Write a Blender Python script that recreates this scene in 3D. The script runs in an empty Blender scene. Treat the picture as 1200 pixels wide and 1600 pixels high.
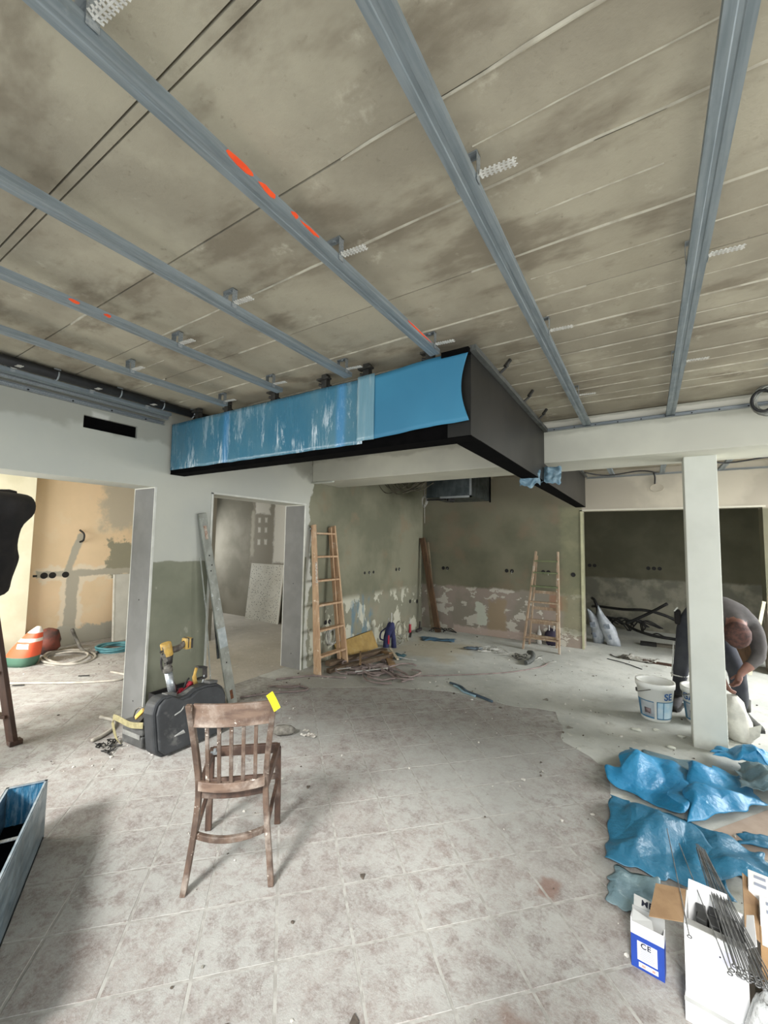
import bpy, bmesh, math, random
from mathutils import Vector, Matrix, noise
random.seed(7)
R = math.radians
SC = bpy.context.scene
COL = SC.collection

# ------------------------------------------------------------------ camera
F_PX, YAW, PITCH, ROLL = 646.83, -0.566819, 0.07167, 0.016537
fw = Vector((math.sin(YAW)*math.cos(PITCH), math.cos(YAW)*math.cos(PITCH), math.sin(PITCH)))
rt = fw.cross(Vector((0, 0, 1))).normalized(); up = rt.cross(fw)
r2 = rt*math.cos(ROLL) + up*math.sin(ROLL); u2 = -rt*math.sin(ROLL) + up*math.cos(ROLL)
cd = bpy.data.cameras.new('camera'); cam = bpy.data.objects.new('camera', cd); COL.objects.link(cam)
cam.matrix_world = Matrix(((r2.x, u2.x, -fw.x, 0), (r2.y, u2.y, -fw.y, 0), (r2.z, u2.z, -fw.z, 1.6), (0, 0, 0, 1)))
cd.sensor_fit = 'VERTICAL'; cd.sensor_height = 36; cd.lens = F_PX/1600*36; cd.clip_start = 0.05
SC.camera = cam

# ------------------------------------------------------------------ light
w = bpy.data.worlds.new('world'); SC.world = w; w.use_nodes = True
w.node_tree.nodes['Background'].inputs[0].default_value = (0.80, 0.90, 1.0, 1)
w.node_tree.nodes['Background'].inputs[1].default_value = 1.2

def window_light(name, loc, target, sx, sz, power, color=(0.97, 0.985, 1.0), spread=180):
    l = bpy.data.lights.new(name, 'AREA'); l.shape = 'RECTANGLE'; l.size = sx; l.size_y = sz
    l.energy = power; l.color = color; l.spread = R(spread)
    o = bpy.data.objects.new(name, l); COL.objects.link(o); o.location = loc
    o.rotation_euler = (Vector(target) - Vector(loc)).to_track_quat('-Z', 'Y').to_euler()
    return o
# hazy sun low in front of the glazed shopfront behind the camera, and skylight through its panes
sl = bpy.data.lights.new('hazy_sun', 'SUN'); sl.energy = 4.5; sl.angle = R(13); sl.color = (1, 0.99, 0.975)
so = bpy.data.objects.new('hazy_sun', sl); COL.objects.link(so); so.rotation_euler = Vector((-0.12, 0.78, -0.61)).to_track_quat('-Z', 'Y').to_euler()
window_light('daylight_window_left', (-1.75, -0.52, 1.45), (-1.75, 4.0, 0.9), 3.1, 2.2, 3)
window_light('daylight_window_right', (1.70, -0.52, 1.45), (0.6, 4.5, 1.4), 2.8, 2.2, 36)
window_light('daylight_left_room', (-5.6, -0.52, 1.40), (-5.8, 3.0, 1.1), 2.8, 2.2, 125, (1, 0.97, 0.92))
window_light('fill_side_room', (-8.40, 5.0, 1.6), (-5.0, 4.9, 0.6), 1.2, 1.3, 22)  # added lamp at an unseen opening, brightens the room beyond the second doorway
window_light('daylight_side_window_front', (3.33, 2.1, 1.65), (-3.6, 2.4, 1.5), 2.6, 1.5, 46)
window_light('daylight_side_window_back', (3.33, 6.0, 1.75), (0.2, 5.6, 0.0), 2.0, 1.5, 130, (0.98, 0.99, 1.0), 130)
SC.view_settings.view_transform = 'Standard'
SC.view_settings.look = 'None'
SC.view_settings.exposure = 0.38
SC.view_settings.gamma = 1.0
SC.view_settings.use_curve_mapping = False

# ------------------------------------------------------------------ materials
def lin(c):
    c = [x/255 for x in c]
    return tuple((x/12.92 if x <= 0.04045 else ((x+0.055)/1.055)**2.4) for x in c) + (1,)

class NT:
    """tiny node-graph writer"""
    def __init__(s, name):
        s.m = bpy.data.materials.new(name); s.m.use_nodes = True; s.t = s.m.node_tree
        s.b = s.t.nodes['Principled BSDF']
        s.geo = None
    def n(s, kind, **kw):
        x = s.t.nodes.new(kind)
        for k, v in kw.items(): setattr(x, k, v)
        return x
    def put(s, sock, v):
        if hasattr(v, 'is_output'): s.t.links.new(v, sock)
        else: sock.default_value = v
    def pos(s, obj=False):
        if obj:
            return s.n('ShaderNodeTexCoord').outputs['Object']
        if s.geo is None: s.geo = s.n('ShaderNodeNewGeometry').outputs['Position']
        return s.geo
    def noise(s, scale, detail=4, rough=0.55, obj=False, stretch=None, dist=0.0, off=(0, 0, 0)):
        x = s.n('ShaderNodeTexNoise'); x.inputs['Scale'].default_value = scale; x.inputs['Detail'].default_value = detail
        x.inputs['Roughness'].default_value = rough; x.inputs['Distortion'].default_value = dist
        v = s.pos(obj)
        if stretch or off != (0, 0, 0):
            mp = s.n('ShaderNodeMapping'); mp.inputs['Scale'].default_value = stretch or (1, 1, 1); mp.inputs['Location'].default_value = off
            s.t.links.new(v, mp.inputs[0]); v = mp.outputs[0]
        s.t.links.new(v, x.inputs['Vector'])
        return x.outputs['Fac']
    def math(s, op, a, b=0.0, c=None, clamp=False):
        x = s.n('ShaderNodeMath', operation=op, use_clamp=clamp)
        s.put(x.inputs[0], a); s.put(x.inputs[1], b)
        if c is not None: s.put(x.inputs[2], c)
        return x.outputs[0]
    def ramp(s, v, lo, hi, a=0.0, b=1.0):
        x = s.n('ShaderNodeMapRange'); x.interpolation_type = 'SMOOTHSTEP'
        s.put(x.inputs[0], v); x.inputs[1].default_value = lo; x.inputs[2].default_value = hi
        x.inputs[3].default_value = a; x.inputs[4].default_value = b
        return x.outputs[0]
    def mix(s, f, a, b):
        x = s.n('ShaderNodeMix', data_type='RGBA')
        s.put(x.inputs[0], f); s.put(x.inputs[6], a); s.put(x.inputs[7], b)
        return x.outputs[2]
    def axes(s, obj=False):
        x = s.n('ShaderNodeSeparateXYZ'); s.t.links.new(s.pos(obj), x.inputs[0]); return x.outputs
    def rect(s, u, v, u0, u1, v0, v1, soft=0.02, wob=None, amp=0.0):
        """soft mask of a rectangle, its edge displaced by a noise"""
        du = s.math('SUBTRACT', s.math('ABSOLUTE', s.math('SUBTRACT', u, (u0+u1)/2)), (u1-u0)/2)
        dv = s.math('SUBTRACT', s.math('ABSOLUTE', s.math('SUBTRACT', v, (v0+v1)/2)), (v1-v0)/2)
        d = s.math('MAXIMUM', du, dv)
        if wob is not None: d = s.math('ADD', d, s.math('MULTIPLY', s.math('SUBTRACT', wob, 0.5), amp))
        return s.ramp(d, -soft, soft, 1.0, 0.0)
    def line(s, u, v, a, b, half, soft=0.02, wob=None, amp=0.0):
        """mask of a thick segment a-b"""
        ax, ay = a; dx, dy = b[0]-ax, b[1]-ay; L2 = dx*dx+dy*dy
        pu = s.math('SUBTRACT', u, ax); pv = s.math('SUBTRACT', v, ay)
        t = s.math('DIVIDE', s.math('ADD', s.math('MULTIPLY', pu, dx), s.math('MULTIPLY', pv, dy)), L2, clamp=True)
        qu = s.math('SUBTRACT', pu, s.math('MULTIPLY', t, dx)); qv = s.math('SUBTRACT', pv, s.math('MULTIPLY', t, dy))
        d = s.math('SQRT', s.math('ADD', s.math('MULTIPLY', qu, qu), s.math('MULTIPLY', qv, qv)))
        if wob is not None: d = s.math('ADD', d, s.math('MULTIPLY', s.math('SUBTRACT', wob, 0.5), amp))
        return s.ramp(d, half-soft, half+soft, 1.0, 0.0)
    def bump(s, h, strength=0.3, dist=0.01):
        x = s.n('ShaderNodeBump'); x.inputs['Strength'].default_value = strength; x.inputs['Distance'].default_value = dist
        s.t.links.new(h, x.inputs['Height']); s.t.links.new(x.outputs[0], s.b.inputs['Normal'])
    def done(s, color, rough=0.8, metal=0.0, spec=None):
        s.put(s.b.inputs['Base Color'], color); s.put(s.b.inputs['Roughness'], rough); s.put(s.b.inputs['Metallic'], metal)
        if spec is not None: s.b.inputs['Specular IOR Level'].default_value = spec
        return s.m

MATS = {}
def mat(name, c1, c2=None, scale=12, rough=0.8, metal=0.0, bump=0.0, bs=60, obj=True, stretch=None, detail=4, lo=0.35, hi=0.65, spec=None, dist=0.004):
    if name in MATS: return MATS[name]
    k = NT(name); c = lin(c1)
    if c2: c = k.mix(k.ramp(k.noise(scale, detail, obj=obj, stretch=stretch), lo, hi), lin(c1), lin(c2))
    if bump: k.bump(k.noise(bs, 4, obj=obj), bump, dist)
    MATS[name] = k.done(c, rough, metal, spec); return MATS[name]

def dusty(name, c1, c2, dust=(196, 190, 180), amount=0.5, scale=14, rough=0.6, stretch=None, bump=0.15, wear=None):
    """surface colour, a second tone, and pale dust lying in patches"""
    if name in MATS: return MATS[name]
    k = NT(name)
    c = k.mix(k.ramp(k.noise(scale, 5, obj=True, stretch=stretch), 0.35, 0.65), lin(c1), lin(c2))
    d = k.ramp(k.noise(scale*0.8, 6, 0.65, obj=True, off=(3, 7, 1)), 0.62-0.22*amount, 0.80, 0, 0.9)
    c = k.mix(d, c, lin(dust))
    if wear:
        c = k.mix(k.ramp(k.noise(scale*2.2, 5, 0.7, obj=True, off=(9, 2, 5)), 0.62, 0.68), c, lin(wear))
    k.bump(k.noise(scale*6, 4, obj=True), bump, 0.003)
    MATS[name] = k.done(c, rough); return MATS[name]

def floor_tile_material():
    k = NT('floor_tile'); rnd = k.n('ShaderNodeObjectInfo').outputs['Random']
    base = k.mix(rnd, lin((134, 121, 114)), lin((120, 109, 104)))
    base = k.mix(k.ramp(k.noise(5, 6, 0.65), 0.35, 0.68), base, lin((146, 136, 129)))
    base = k.mix(k.ramp(k.noise(22, 6, 0.7), 0.50, 0.72, 0, 0.7), base, lin((98, 87, 80)))
    dust = k.ramp(k.noise(1.4, 8, 0.72), 0.32, 0.58, 0.30, 1.0)
    fine = k.ramp(k.noise(10, 9, 0.84, dist=0.3), 0.38, 0.57, 0.12, 1.0)
    base = k.mix(k.math('MULTIPLY', dust, fine), base, lin((167, 166, 160)))
    grit = k.ramp(k.noise(60, 7, 0.85), 0.44, 0.60, 0, 0.45)
    base = k.mix(grit, base, lin((178, 177, 172)))
    x, y, z = k.axes()
    film = k.math('MAXIMUM', k.rect(x, y, -1.55, -0.6, 2.5, 3.6, 0.3, k.noise(2, 4), 0.9), k.math('MULTIPLY', k.rect(x, y, -2.7, -2.2, 2.6, 2.95, 0.12, k.noise(7, 5), 0.4), 1.0))
    base = k.mix(k.math('MULTIPLY', film, 0.55), base, lin((166, 167, 161)))
    sc = k.ramp(k.noise(30, 6, 0.7, stretch=(1, 0.3, 1)), 0.66, 0.72, 0, 0.8)
    base = k.mix(sc, base, lin((196, 194, 190)))
    x, y, z = k.axes()
    wb = k.noise(16, 4)
    st = k.rect(x, y, -0.47, -0.39, 2.10, 2.22, 0.02, wb, 0.06)
    base = k.mix(k.math('MULTIPLY', st, 0.75), base, lin((128, 100, 88)))
    st = k.rect(x, y, -0.46, -0.34, 1.40, 1.55, 0.03, wb, 0.09)
    base = k.mix(k.math('MULTIPLY', st, 0.55), base, lin((128, 104, 92)))
    h = k.math('ADD', k.noise(18, 6, 0.7), k.math('MULTIPLY', k.noise(90, 5, 0.8), 0.8))
    k.bump(h, 0.6, 0.005)
    return k.done(base, k.ramp(k.noise(6, 4), 0.3, 0.7, 0.62, 0.9), 0, 0.3)

def screed_material(name='screed', a=(176, 178, 171), b=(200, 201, 193)):
    k = NT(name)
    c = k.mix(k.ramp(k.noise(1.1, 6, 0.6), 0.35, 0.65), lin(a), lin(b))
    c = k.mix(k.ramp(k.noise(7, 6, 0.7), 0.5, 0.75, 0, 0.6), c, lin((150, 148, 138)))
    c = k.mix(k.ramp(k.noise(9, 6, 0.7, off=(4, 4, 0)), 0.58, 0.70, 0, 0.6), c, lin((216, 213, 202)))
    x, y, z = k.axes(); wb = k.noise(4, 5)
    c = k.mix(k.math('MULTIPLY', k.rect(x, y, -3.3, -2.3, 5.3, 6.4, 0.2, wb, 0.8), 0.5), c, lin((176, 160, 126)))
    c = k.mix(k.math('MULTIPLY', k.rect(x, y, -3.7, -2.2, 2.6, 4.9, 0.25, wb, 0.8), 0.35), c, lin((128, 116, 106)))
    k.bump(k.math('ADD', k.noise(5, 6, 0.7), k.noise(40, 4)), 0.4, 0.008)
    return k.done(c, 0.9, 0, 0.2)

def ceiling_material():
    k = NT('ceiling_concrete'); rnd = k.n('ShaderNodeObjectInfo').outputs['Random']
    c = k.mix(k.ramp(k.noise(1.7, 5, 0.6), 0.35, 0.66), lin((176, 168, 147)), lin((150, 142, 124)))
    c = k.mix(k.math('MULTIPLY', rnd, 0.35), c, lin((136, 126, 108)))
    c = k.mix(k.ramp(k.noise(3.0, 5, 0.6, off=(5, 1, 0), stretch=(0.6, 1.2, 1)), 0.50, 0.66, 0, 0.8), c, lin((124, 114, 97)))
    c = k.mix(k.ramp(k.noise(5, 6, 0.7, off=(1, 8, 0)), 0.60, 0.74, 0, 0.6), c, lin((196, 188, 168)))
    c = k.mix(k.ramp(k.noise(30, 4, 0.7), 0.60, 0.78, 0, 0.5), c, lin((112, 104, 88)))
    x, y, z = k.axes()
    s = k.line(x, y, (0.80, 2.3), (0.68, 3.4), 0.02, 0.03, k.noise(8, 4), 0.06)
    c = k.mix(k.math('MULTIPLY', s, 0.45), c, lin((84, 112, 128)))
    k.bump(k.math('ADD', k.noise(9, 6, 0.7), k.math('MULTIPLY', k.noise(70, 4), 0.5)), 0.4, 0.006)
    return k.done(c, 0.92, 0, 0.2)

PLAS = (126, 125, 106)
def wall_left_material():
    k = NT('left_wall_plaster'); x, y, z = k.axes(); wb = k.noise(5, 5, 0.65)
    c = k.mix(k.ramp(k.noise(1.2, 4), 0.35, 0.65), lin((190, 190, 178)), lin((182, 183, 174)))
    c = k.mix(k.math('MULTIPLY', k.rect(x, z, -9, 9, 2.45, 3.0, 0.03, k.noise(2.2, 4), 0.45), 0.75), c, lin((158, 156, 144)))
    c = k.mix(k.rect(y, z, 1.46, 1.58, 2.46, 2.58, 0.015, wb, 0.04), c, lin((202, 200, 190)))
    low = k.mix(k.ramp(k.noise(1.6, 5), 0.35, 0.65), lin((136, 137, 119)), lin((119, 121, 104)))
    low = k.mix(k.ramp(k.noise(10, 5, stretch=(1, 1, 0.5)), 0.66, 0.72, 0, 0.5), low, lin((170, 170, 154)))
    c = k.mix(k.rect(y, z, -5, 3.93, -0.1, 1.385, 0.008, wb, 0.06), c, low)
    back = k.mix(k.ramp(k.noise(1.3, 5), 0.35, 0.65), lin((132, 130, 110)), lin((110, 110, 92)))
    back = k.mix(k.ramp(k.noise(2.4, 5, off=(0, 3, 0)), 0.55, 0.7, 0, 0.5), back, lin((134, 118, 96)))
    pt = k.math('MULTIPLY', k.ramp(k.noise(3.6, 4, 0.6, stretch=(1, 1, 0.7), off=(0, 1.2, 2)), 0.53, 0.55), k.ramp(z, 0.72, 0.84, 1, 0))
    back = k.mix(k.math('MULTIPLY', k.ramp(z, 0.70, 0.85, 1, 0), 0.35), back, lin((150, 148, 132)))
    back = k.mix(pt, back, lin((186, 184, 166)))
    bl = k.math('MULTIPLY', k.rect(y, z, 4.9, 5.4, 0.15, 0.75, 0.06, wb, 0.5), k.ramp(k.noise(9, 4, stretch=(1, 1, 0.3)), 0.45, 0.6, 0, 0.7))
    back = k.mix(bl, back, lin((92, 124, 140)))
    c = k.mix(k.rect(y, z, 3.99, 9, -0.2, 3.2, 0.012, k.noise(2.6, 5), 0.42), c, back)
    k.bump(k.math('ADD', k.noise(8, 5), k.math('MULTIPLY', pt, 0.4)), 0.35, 0.006)
    return k.done(c, 0.9, 0, 0.2)

def wall_back_material():
    k = NT('back_wall_plaster'); x, y, z = k.axes(); wb = k.noise(5, 5, 0.65)
    c = k.mix(k.ramp(k.noise(1.1, 5), 0.35, 0.65), lin((128, 124, 104)), lin((108, 107, 88)))
    c = k.mix(k.ramp(k.noise(2.2, 5, off=(0, 3, 5)), 0.52, 0.7, 0, 0.5), c, lin((134, 116, 96)))
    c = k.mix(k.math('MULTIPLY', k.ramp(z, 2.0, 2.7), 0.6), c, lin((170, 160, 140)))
    band = k.ramp(k.math('ADD', z, k.math('MULTIPLY', wb, 0.15)), 0.86, 0.92, 1, 0)
    bc = k.mix(k.ramp(k.noise(2.0, 4, off=(2, 0, 1)), 0.4, 0.6), lin((150, 142, 130)), lin((168, 152, 142)))
    c = k.mix(k.math('MULTIPLY', band, 0.8), c, bc)
    pt = k.math('MULTIPLY', k.ramp(k.noise(4.2, 4, 0.6, stretch=(0.7, 1, 1.2), off=(1.2, 0, 2)), 0.545, 0.56), band)
    c = k.mix(pt, c, lin((198, 192, 178)))
    c = k.mix(k.rect(x, z, -2.38, -2.05, 0.0, 0.62, 0.03, wb, 0.22), c, lin((160, 142, 118)))
    c = k.mix(k.rect(x, z, -2.58, -2.40, 0.18, 0.55, 0.012, k.noise(9, 5), 0.25), c, lin((198, 200, 184)))
    c = k.mix(k.math('MULTIPLY', k.rect(x, z, -3.0, -1.6, 0.0, 0.12, 0.02, wb, 0.12), 0.8), c, lin((192, 172, 160)))
    c = k.mix(k.math('MULTIPLY', k.rect(x, z, -1.35, -1.1, 0.55, 0.78, 0.03, wb, 0.1), 0.6), c, lin((160, 110, 80)))
    gr = k.mix(k.ramp(k.noise(3, 4), 0.4, 0.6), lin((140, 138, 110)), lin((122, 122, 98)))
    c = k.mix(k.math('MULTIPLY', k.rect(x, z, -1.18, -0.8, 0.2, 2.2, 0.05, wb, 0.2), 0.7), c, gr)
    hd = k.mix(k.ramp(k.noise(1.5, 4), 0.4, 0.6), lin((190, 182, 164)), lin((172, 164, 148)))
    c = k.mix(k.rect(x, z, -0.86, 5, 2.12, 3.0, 0.02), c, hd)
    k.bump(k.math('ADD', k.noise(8, 5), k.math('MULTIPLY', pt, 0.5)), 0.35, 0.006)
    return k.done(c, 0.9, 0, 0.2)

def peach_material():
    k = NT('peach_wall'); x, y, z = k.axes(); wb = k.noise(6, 5, 0.65)
    c = k.mix(k.ramp(k.noise(1.4, 5), 0.35, 0.65), lin((230, 204, 168)), lin((222, 198, 162)))
    c = k.mix(k.ramp(k.noise(3.4, 5, off=(0, 2, 2)), 0.54, 0.66, 0, 0.6), c, lin((226, 206, 174)))
    c = k.mix(k.rect(y, z, 3.15, 3.9, 1.75, 2.9, 0.10, wb, 0.5), c, lin((186, 176, 156)))
    g = lin((176, 170, 154)); g2 = lin((150, 146, 126))
    halo = k.math('MAXIMUM', k.rect(y, z, 2.35, 4.2, 0.94, 1.16, 0.02, wb, 0.30), k.rect(y, z, 2.66, 2.94, 0.0, 1.05, 0.02, wb, 0.24))
    c = k.mix(k.math('MULTIPLY', halo, 0.7), c, lin((226, 216, 196)))
    c = k.mix(k.rect(y, z, 3.25, 4.3, 0.98, 1.55, 0.03, wb, 0.5), c, g2)
    c = k.mix(k.rect(y, z, 2.35, 4.2, 1.00, 1.10, 0.012, wb, 0.10), c, g)
    c = k.mix(k.rect(y, z, 2.72, 2.87, 0.0, 1.05, 0.012, wb, 0.10), c, g)
    c = k.mix(k.line(y, z, (2.72, 1.08), (2.86, 1.60), 0.05, 0.012, wb, 0.08), c, g)
    c = k.mix(k.rect(y, z, 2.55, 5.0, -0.2, 0.24, 0.02, wb, 0.28), c, lin((178, 174, 160)))
    c = k.mix(k.rect(y, z, -3, 2.26, -0.2, 3.0, 0.01), c, lin((232, 228, 206)))
    c = k.mix(k.ramp(y, 4.08, 4.10), c, k.mix(k.ramp(k.noise(1.5, 4), .4, .6), lin((160, 155, 140)), lin((140, 135, 120))))
    k.bump(k.noise(8, 5), 0.35, 0.008)
    return k.done(c, 0.9, 0, 0.2)

def plaster_room_material():
    """back room seen through the second opening: filled drywall, pale filler over grey board"""
    k = NT('filled_drywall'); x, y, z = k.axes(); wb = k.noise(6, 5, 0.65)
    c = k.mix(k.ramp(k.noise(1.4, 4), 0.35, 0.65), lin((150, 145, 131)), lin((128, 124, 110)))
    c = k.mix(k.rect(x, z, -7.0, -4.0, 0.5, 3.0, 0.03, wb, 0.35), c, lin((150, 144, 130)))
    for zz in (1.55, 1.8, 2.0): 
        for xx in (-6.78, -6.58): c = k.mix(k.rect(x, z, xx-0.03, xx+0.04, zz-0.05, zz+0.05, 0.02, wb, 0.05), c, lin((206, 202, 190)))
    c = k.mix(k.rect(x, z, -6.90, -6.48, 2.13, 2.4, 0.03, wb, 0.2), c, lin((212, 208, 196)))
    c = k.mix(k.rect(x, z, -6.34, -6.0, 1.15, 2.6, 0.03, wb, 0.15), c, lin((216, 212, 200)))
    c = k.mix(k.rect(x, z, -7.02, -6.92, 1.25, 2.2, 0.03, wb, 0.12), c, lin((176, 170, 154)))
    return k.done(c, 0.9, 0, 0.2)

def far_wall_material():
    k = NT('far_room_plaster'); x, y, z = k.axes(); wb = k.noise(4, 5, 0.65)
    c = k.mix(k.ramp(k.noise(1.2, 5), 0.35, 0.65), lin((98, 95, 78)), lin((84, 82, 66)))
    band = k.ramp(k.math('ADD', z, k.math('MULTIPLY', wb, 0.1)), 0.98, 1.04, 1, 0)
    c = k.mix(k.math('MULTIPLY', band, 0.8), c, k.mix(k.ramp(k.noise(3, 5), 0.42, 0.6), lin((112, 110, 98)), lin((146, 142, 126))))
    k.bump(k.noise(8, 5), 0.3, 0.006)
    return k.done(c, 0.92, 0, 0.2)

def metal(name, c1=(160, 168, 172), c2=(128, 137, 142), rough=0.42, metallic=0.75, stretch=(8, 0.6, 8), dust=0.3):
    if name in MATS: return MATS[name]
    k = NT(name)
    c = k.mix(k.ramp(k.noise(5, 5, obj=True, stretch=stretch), 0.35, 0.65), lin(c1), lin(c2))
    c = k.mix(k.ramp(k.noise(9, 5, 0.7, obj=True), 0.62, 0.8, 0, dust), c, lin((196, 196, 190)))
    MATS[name] = k.done(c, k.ramp(k.noise(12, 4, obj=True), 0.3, 0.7, rough-0.08, rough+0.15), metallic); return MATS[name]

def film_material(name, base, milky, amount, rough=0.35, folds=(14, 2, 2), sheen=0.5):
    """coloured polythene film with milky creases"""
    if name in MATS: return MATS[name]
    k = NT(name)
    n1 = k.noise(3, 5, 0.6, obj=True, stretch=folds)
    c = k.mix(k.ramp(n1, 0.62-0.25*amount, 0.85, 0, 0.75), lin(base), lin(milky))
    k.bump(k.math('ADD', n1, k.math('MULTIPLY', k.noise(9, 5, 0.6, obj=True, stretch=folds), 0.5)), 0.5, 0.02)
    m = k.done(c, k.ramp(k.noise(6, 4, obj=True, stretch=folds), 0.3, 0.7, rough-0.12, rough+0.2), 0, sheen)
    MATS[name] = m; return m

# ------------------------------------------------------------------ mesh helpers
def frame(d):
    d = d.normalized(); a = Vector((0, 0, 1)) if abs(d.z) < 0.9 else Vector((1, 0, 0))
    u = d.cross(a).normalized(); return u, d.cross(u).normalized()

class MB:
    def __init__(s): s.v = []; s.f = []; s.mi = []; s.cur = 0
    def add(s, vs, fs):
        o = len(s.v); s.v += [tuple(v) for v in vs]; s.f += [tuple(i+o for i in f) for f in fs]; s.mi += [s.cur]*len(fs); return s
    def box(s, lo, hi, M=None):
        x0, y0, z0 = lo; x1, y1, z1 = hi
        vs = [Vector(p) for p in ((x0,y0,z0),(x1,y0,z0),(x1,y1,z0),(x0,y1,z0),(x0,y0,z1),(x1,y0,z1),(x1,y1,z1),(x0,y1,z1))]
        if M: vs = [M @ v for v in vs]
        return s.add(vs, ((0,3,2,1),(4,5,6,7),(0,1,5,4),(1,2,6,5),(2,3,7,6),(3,0,4,7)))
    def bar(s, a, b, w, t, upv=(0, 0, 1), w2=None, t2=None):
        """rectangular bar from a to b, w across, t along upv"""
        a, b = Vector(a), Vector(b); d = (b-a).normalized(); u = d.cross(Vector(upv)).normalized(); n = u.cross(d)
        w2 = w2 or w; t2 = t2 or t
        vs = [p + u*sx*ww/2 + n*sz*tt/2 for p, ww, tt in ((a, w, t), (b, w2, t2)) for sx, sz in ((-1,-1),(1,-1),(1,1),(-1,1))]
        return s.add(vs, ((0,1,2,3),(7,6,5,4),(0,4,5,1),(1,5,6,2),(2,6,7,3),(3,7,4,0)))
    def cyl(s, a, b, r, r2=None, n=12, caps=True):
        a, b = Vector(a), Vector(b); r2 = r if r2 is None else r2; u, v = frame(b-a)
        vs = [p + (u*math.cos(t)+v*math.sin(t))*q for p, q in ((a, r), (b, r2)) for t in [2*math.pi*i/n for i in range(n)]]
        fs = [(i, (i+1) % n, n+(i+1) % n, n+i) for i in range(n)]
        if caps: fs += [tuple(range(n-1, -1, -1)), tuple(range(n, 2*n))]
        return s.add(vs, fs)
    def tube(s, pts, r, n=6, caps=True):
        P = [Vector(p) for p in pts]; rs = r if isinstance(r, (list, tuple)) else [r]*len(P)
        u, v = frame(P[1]-P[0]); vs = []; m = len(P)
        if len(rs) != m: rs = [rs[min(len(rs)-1, round(i*(len(rs)-1)/(m-1)))] for i in range(m)]
        for i, p in enumerate(P):
            d = (P[min(i+1, m-1)] - P[max(i-1, 0)]).normalized()
            u = (u - d*u.dot(d)).normalized(); v = d.cross(u)
            vs += [p + (u*math.cos(t)+v*math.sin(t))*rs[i] for t in [2*math.pi*j/n for j in range(n)]]
        fs = [(i*n+j, i*n+(j+1) % n, (i+1)*n+(j+1) % n, (i+1)*n+j) for i in range(m-1) for j in range(n)]
        if caps: fs += [tuple(range(n-1, -1, -1)), tuple(range((m-1)*n, m*n))]
        return s.add(vs, fs)
    def lathe(s, prof, n=24, M=None):
        vs = []; 
        for r, z in prof: vs += [Vector((r*math.cos(t), r*math.sin(t), z)) for t in [2*math.pi*i/n for i in range(n)]]
        if M: vs = [M @ q for q in vs]
        return s.add(vs, [(i*n+j, i*n+(j+1) % n, (i+1)*n+(j+1) % n, (i+1)*n+j) for i in range(len(prof)-1) for j in range(n)])
    def prism(s, poly, z0, z1, M=None):
        n = len(poly); vs = [Vector((x, y, z)) for z in (z0, z1) for x, y in poly]
        if M: vs = [M @ q for q in vs]
        return s.add(vs, [tuple(range(n-1, -1, -1)), tuple(range(n, 2*n))] + [(i, (i+1) % n, n+(i+1) % n, n+i) for i in range(n)])
    def blob(s, c, r, seed=0, amp=0.25, n=8, m=6, M=None):
        c = Vector(c); rr = r if isinstance(r, (tuple, list)) else (r, r, r); vs = []
        for i in range(m+1):
            ph = math.pi*i/m
            for j in range(n):
                t = 2*math.pi*j/n; d = Vector((math.sin(ph)*math.cos(t), math.sin(ph)*math.sin(t), math.cos(ph)))
                q = 1 + amp*noise.noise(d*1.7 + Vector((seed*3.1, seed*1.7, 0)))*2
                p = Vector((d.x*rr[0], d.y*rr[1], d.z*rr[2]))*q
                vs.append(c + (M @ p if M else p))
        return s.add(vs, [(i*n+j, (i+1)*n+j, (i+1)*n+(j+1) % n, i*n+(j+1) % n) for i in range(m) for j in range(n)])
    def grid(s, fn, nu, nv):
        vs = [fn(i/nu, j/nv) for j in range(nv+1) for i in range(nu+1)]
        return s.add(vs, [(j*(nu+1)+i, j*(nu+1)+i+1, (j+1)*(nu+1)+i+1, (j+1)*(nu+1)+i) for j in range(nv) for i in range(nu)])
    def build(s, name, m, parent=None, smooth=False, bevel=0.0, solid=0.0, loc=None, rot=None, weld=True, sub=0):
        me = bpy.data.meshes.new(name); me.from_pydata(s.v, [], s.f)
        for q in (m if isinstance(m, (list, tuple)) else [m]): me.materials.append(q)
        if any(s.mi): me.polygons.foreach_set('material_index', s.mi)
        bm = bmesh.new(); bm.from_mesh(me)
        if weld: bmesh.ops.remove_doubles(bm, verts=bm.verts, dist=1e-5)
        bmesh.ops.recalc_face_normals(bm, faces=bm.faces); bm.to_mesh(me); bm.free()
        if smooth: me.shade_smooth()
        o = bpy.data.objects.new(name, me); COL.objects.link(o)
        if solid: x = o.modifiers.new('solidify', 'SOLIDIFY'); x.thickness = solid
        if bevel: x = o.modifiers.new('bevel', 'BEVEL'); x.width = bevel; x.segments = 2; x.limit_method = 'ANGLE'
        if sub: x = o.modifiers.new('subdivision', 'SUBSURF'); x.levels = sub; x.render_levels = sub
        if parent: o.parent = parent
        if loc: o.location = loc
        if rot: o.rotation_euler = rot
        return o

def smooth_path(pts, k=5):
    P = [Vector(p) for p in pts]; P = [2*P[0]-P[1]] + P + [2*P[-1]-P[-2]]; out = []
    for i in range(1, len(P)-2):
        for j in range(k):
            t = j/k; a, b, c, d = P[i-1:i+3]
            out.append(0.5*((2*b) + (c-a)*t + (2*a-5*b+4*c-d)*t*t + (3*b-a-3*c+d)*t**3))
    return out + [P[-2]]

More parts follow.
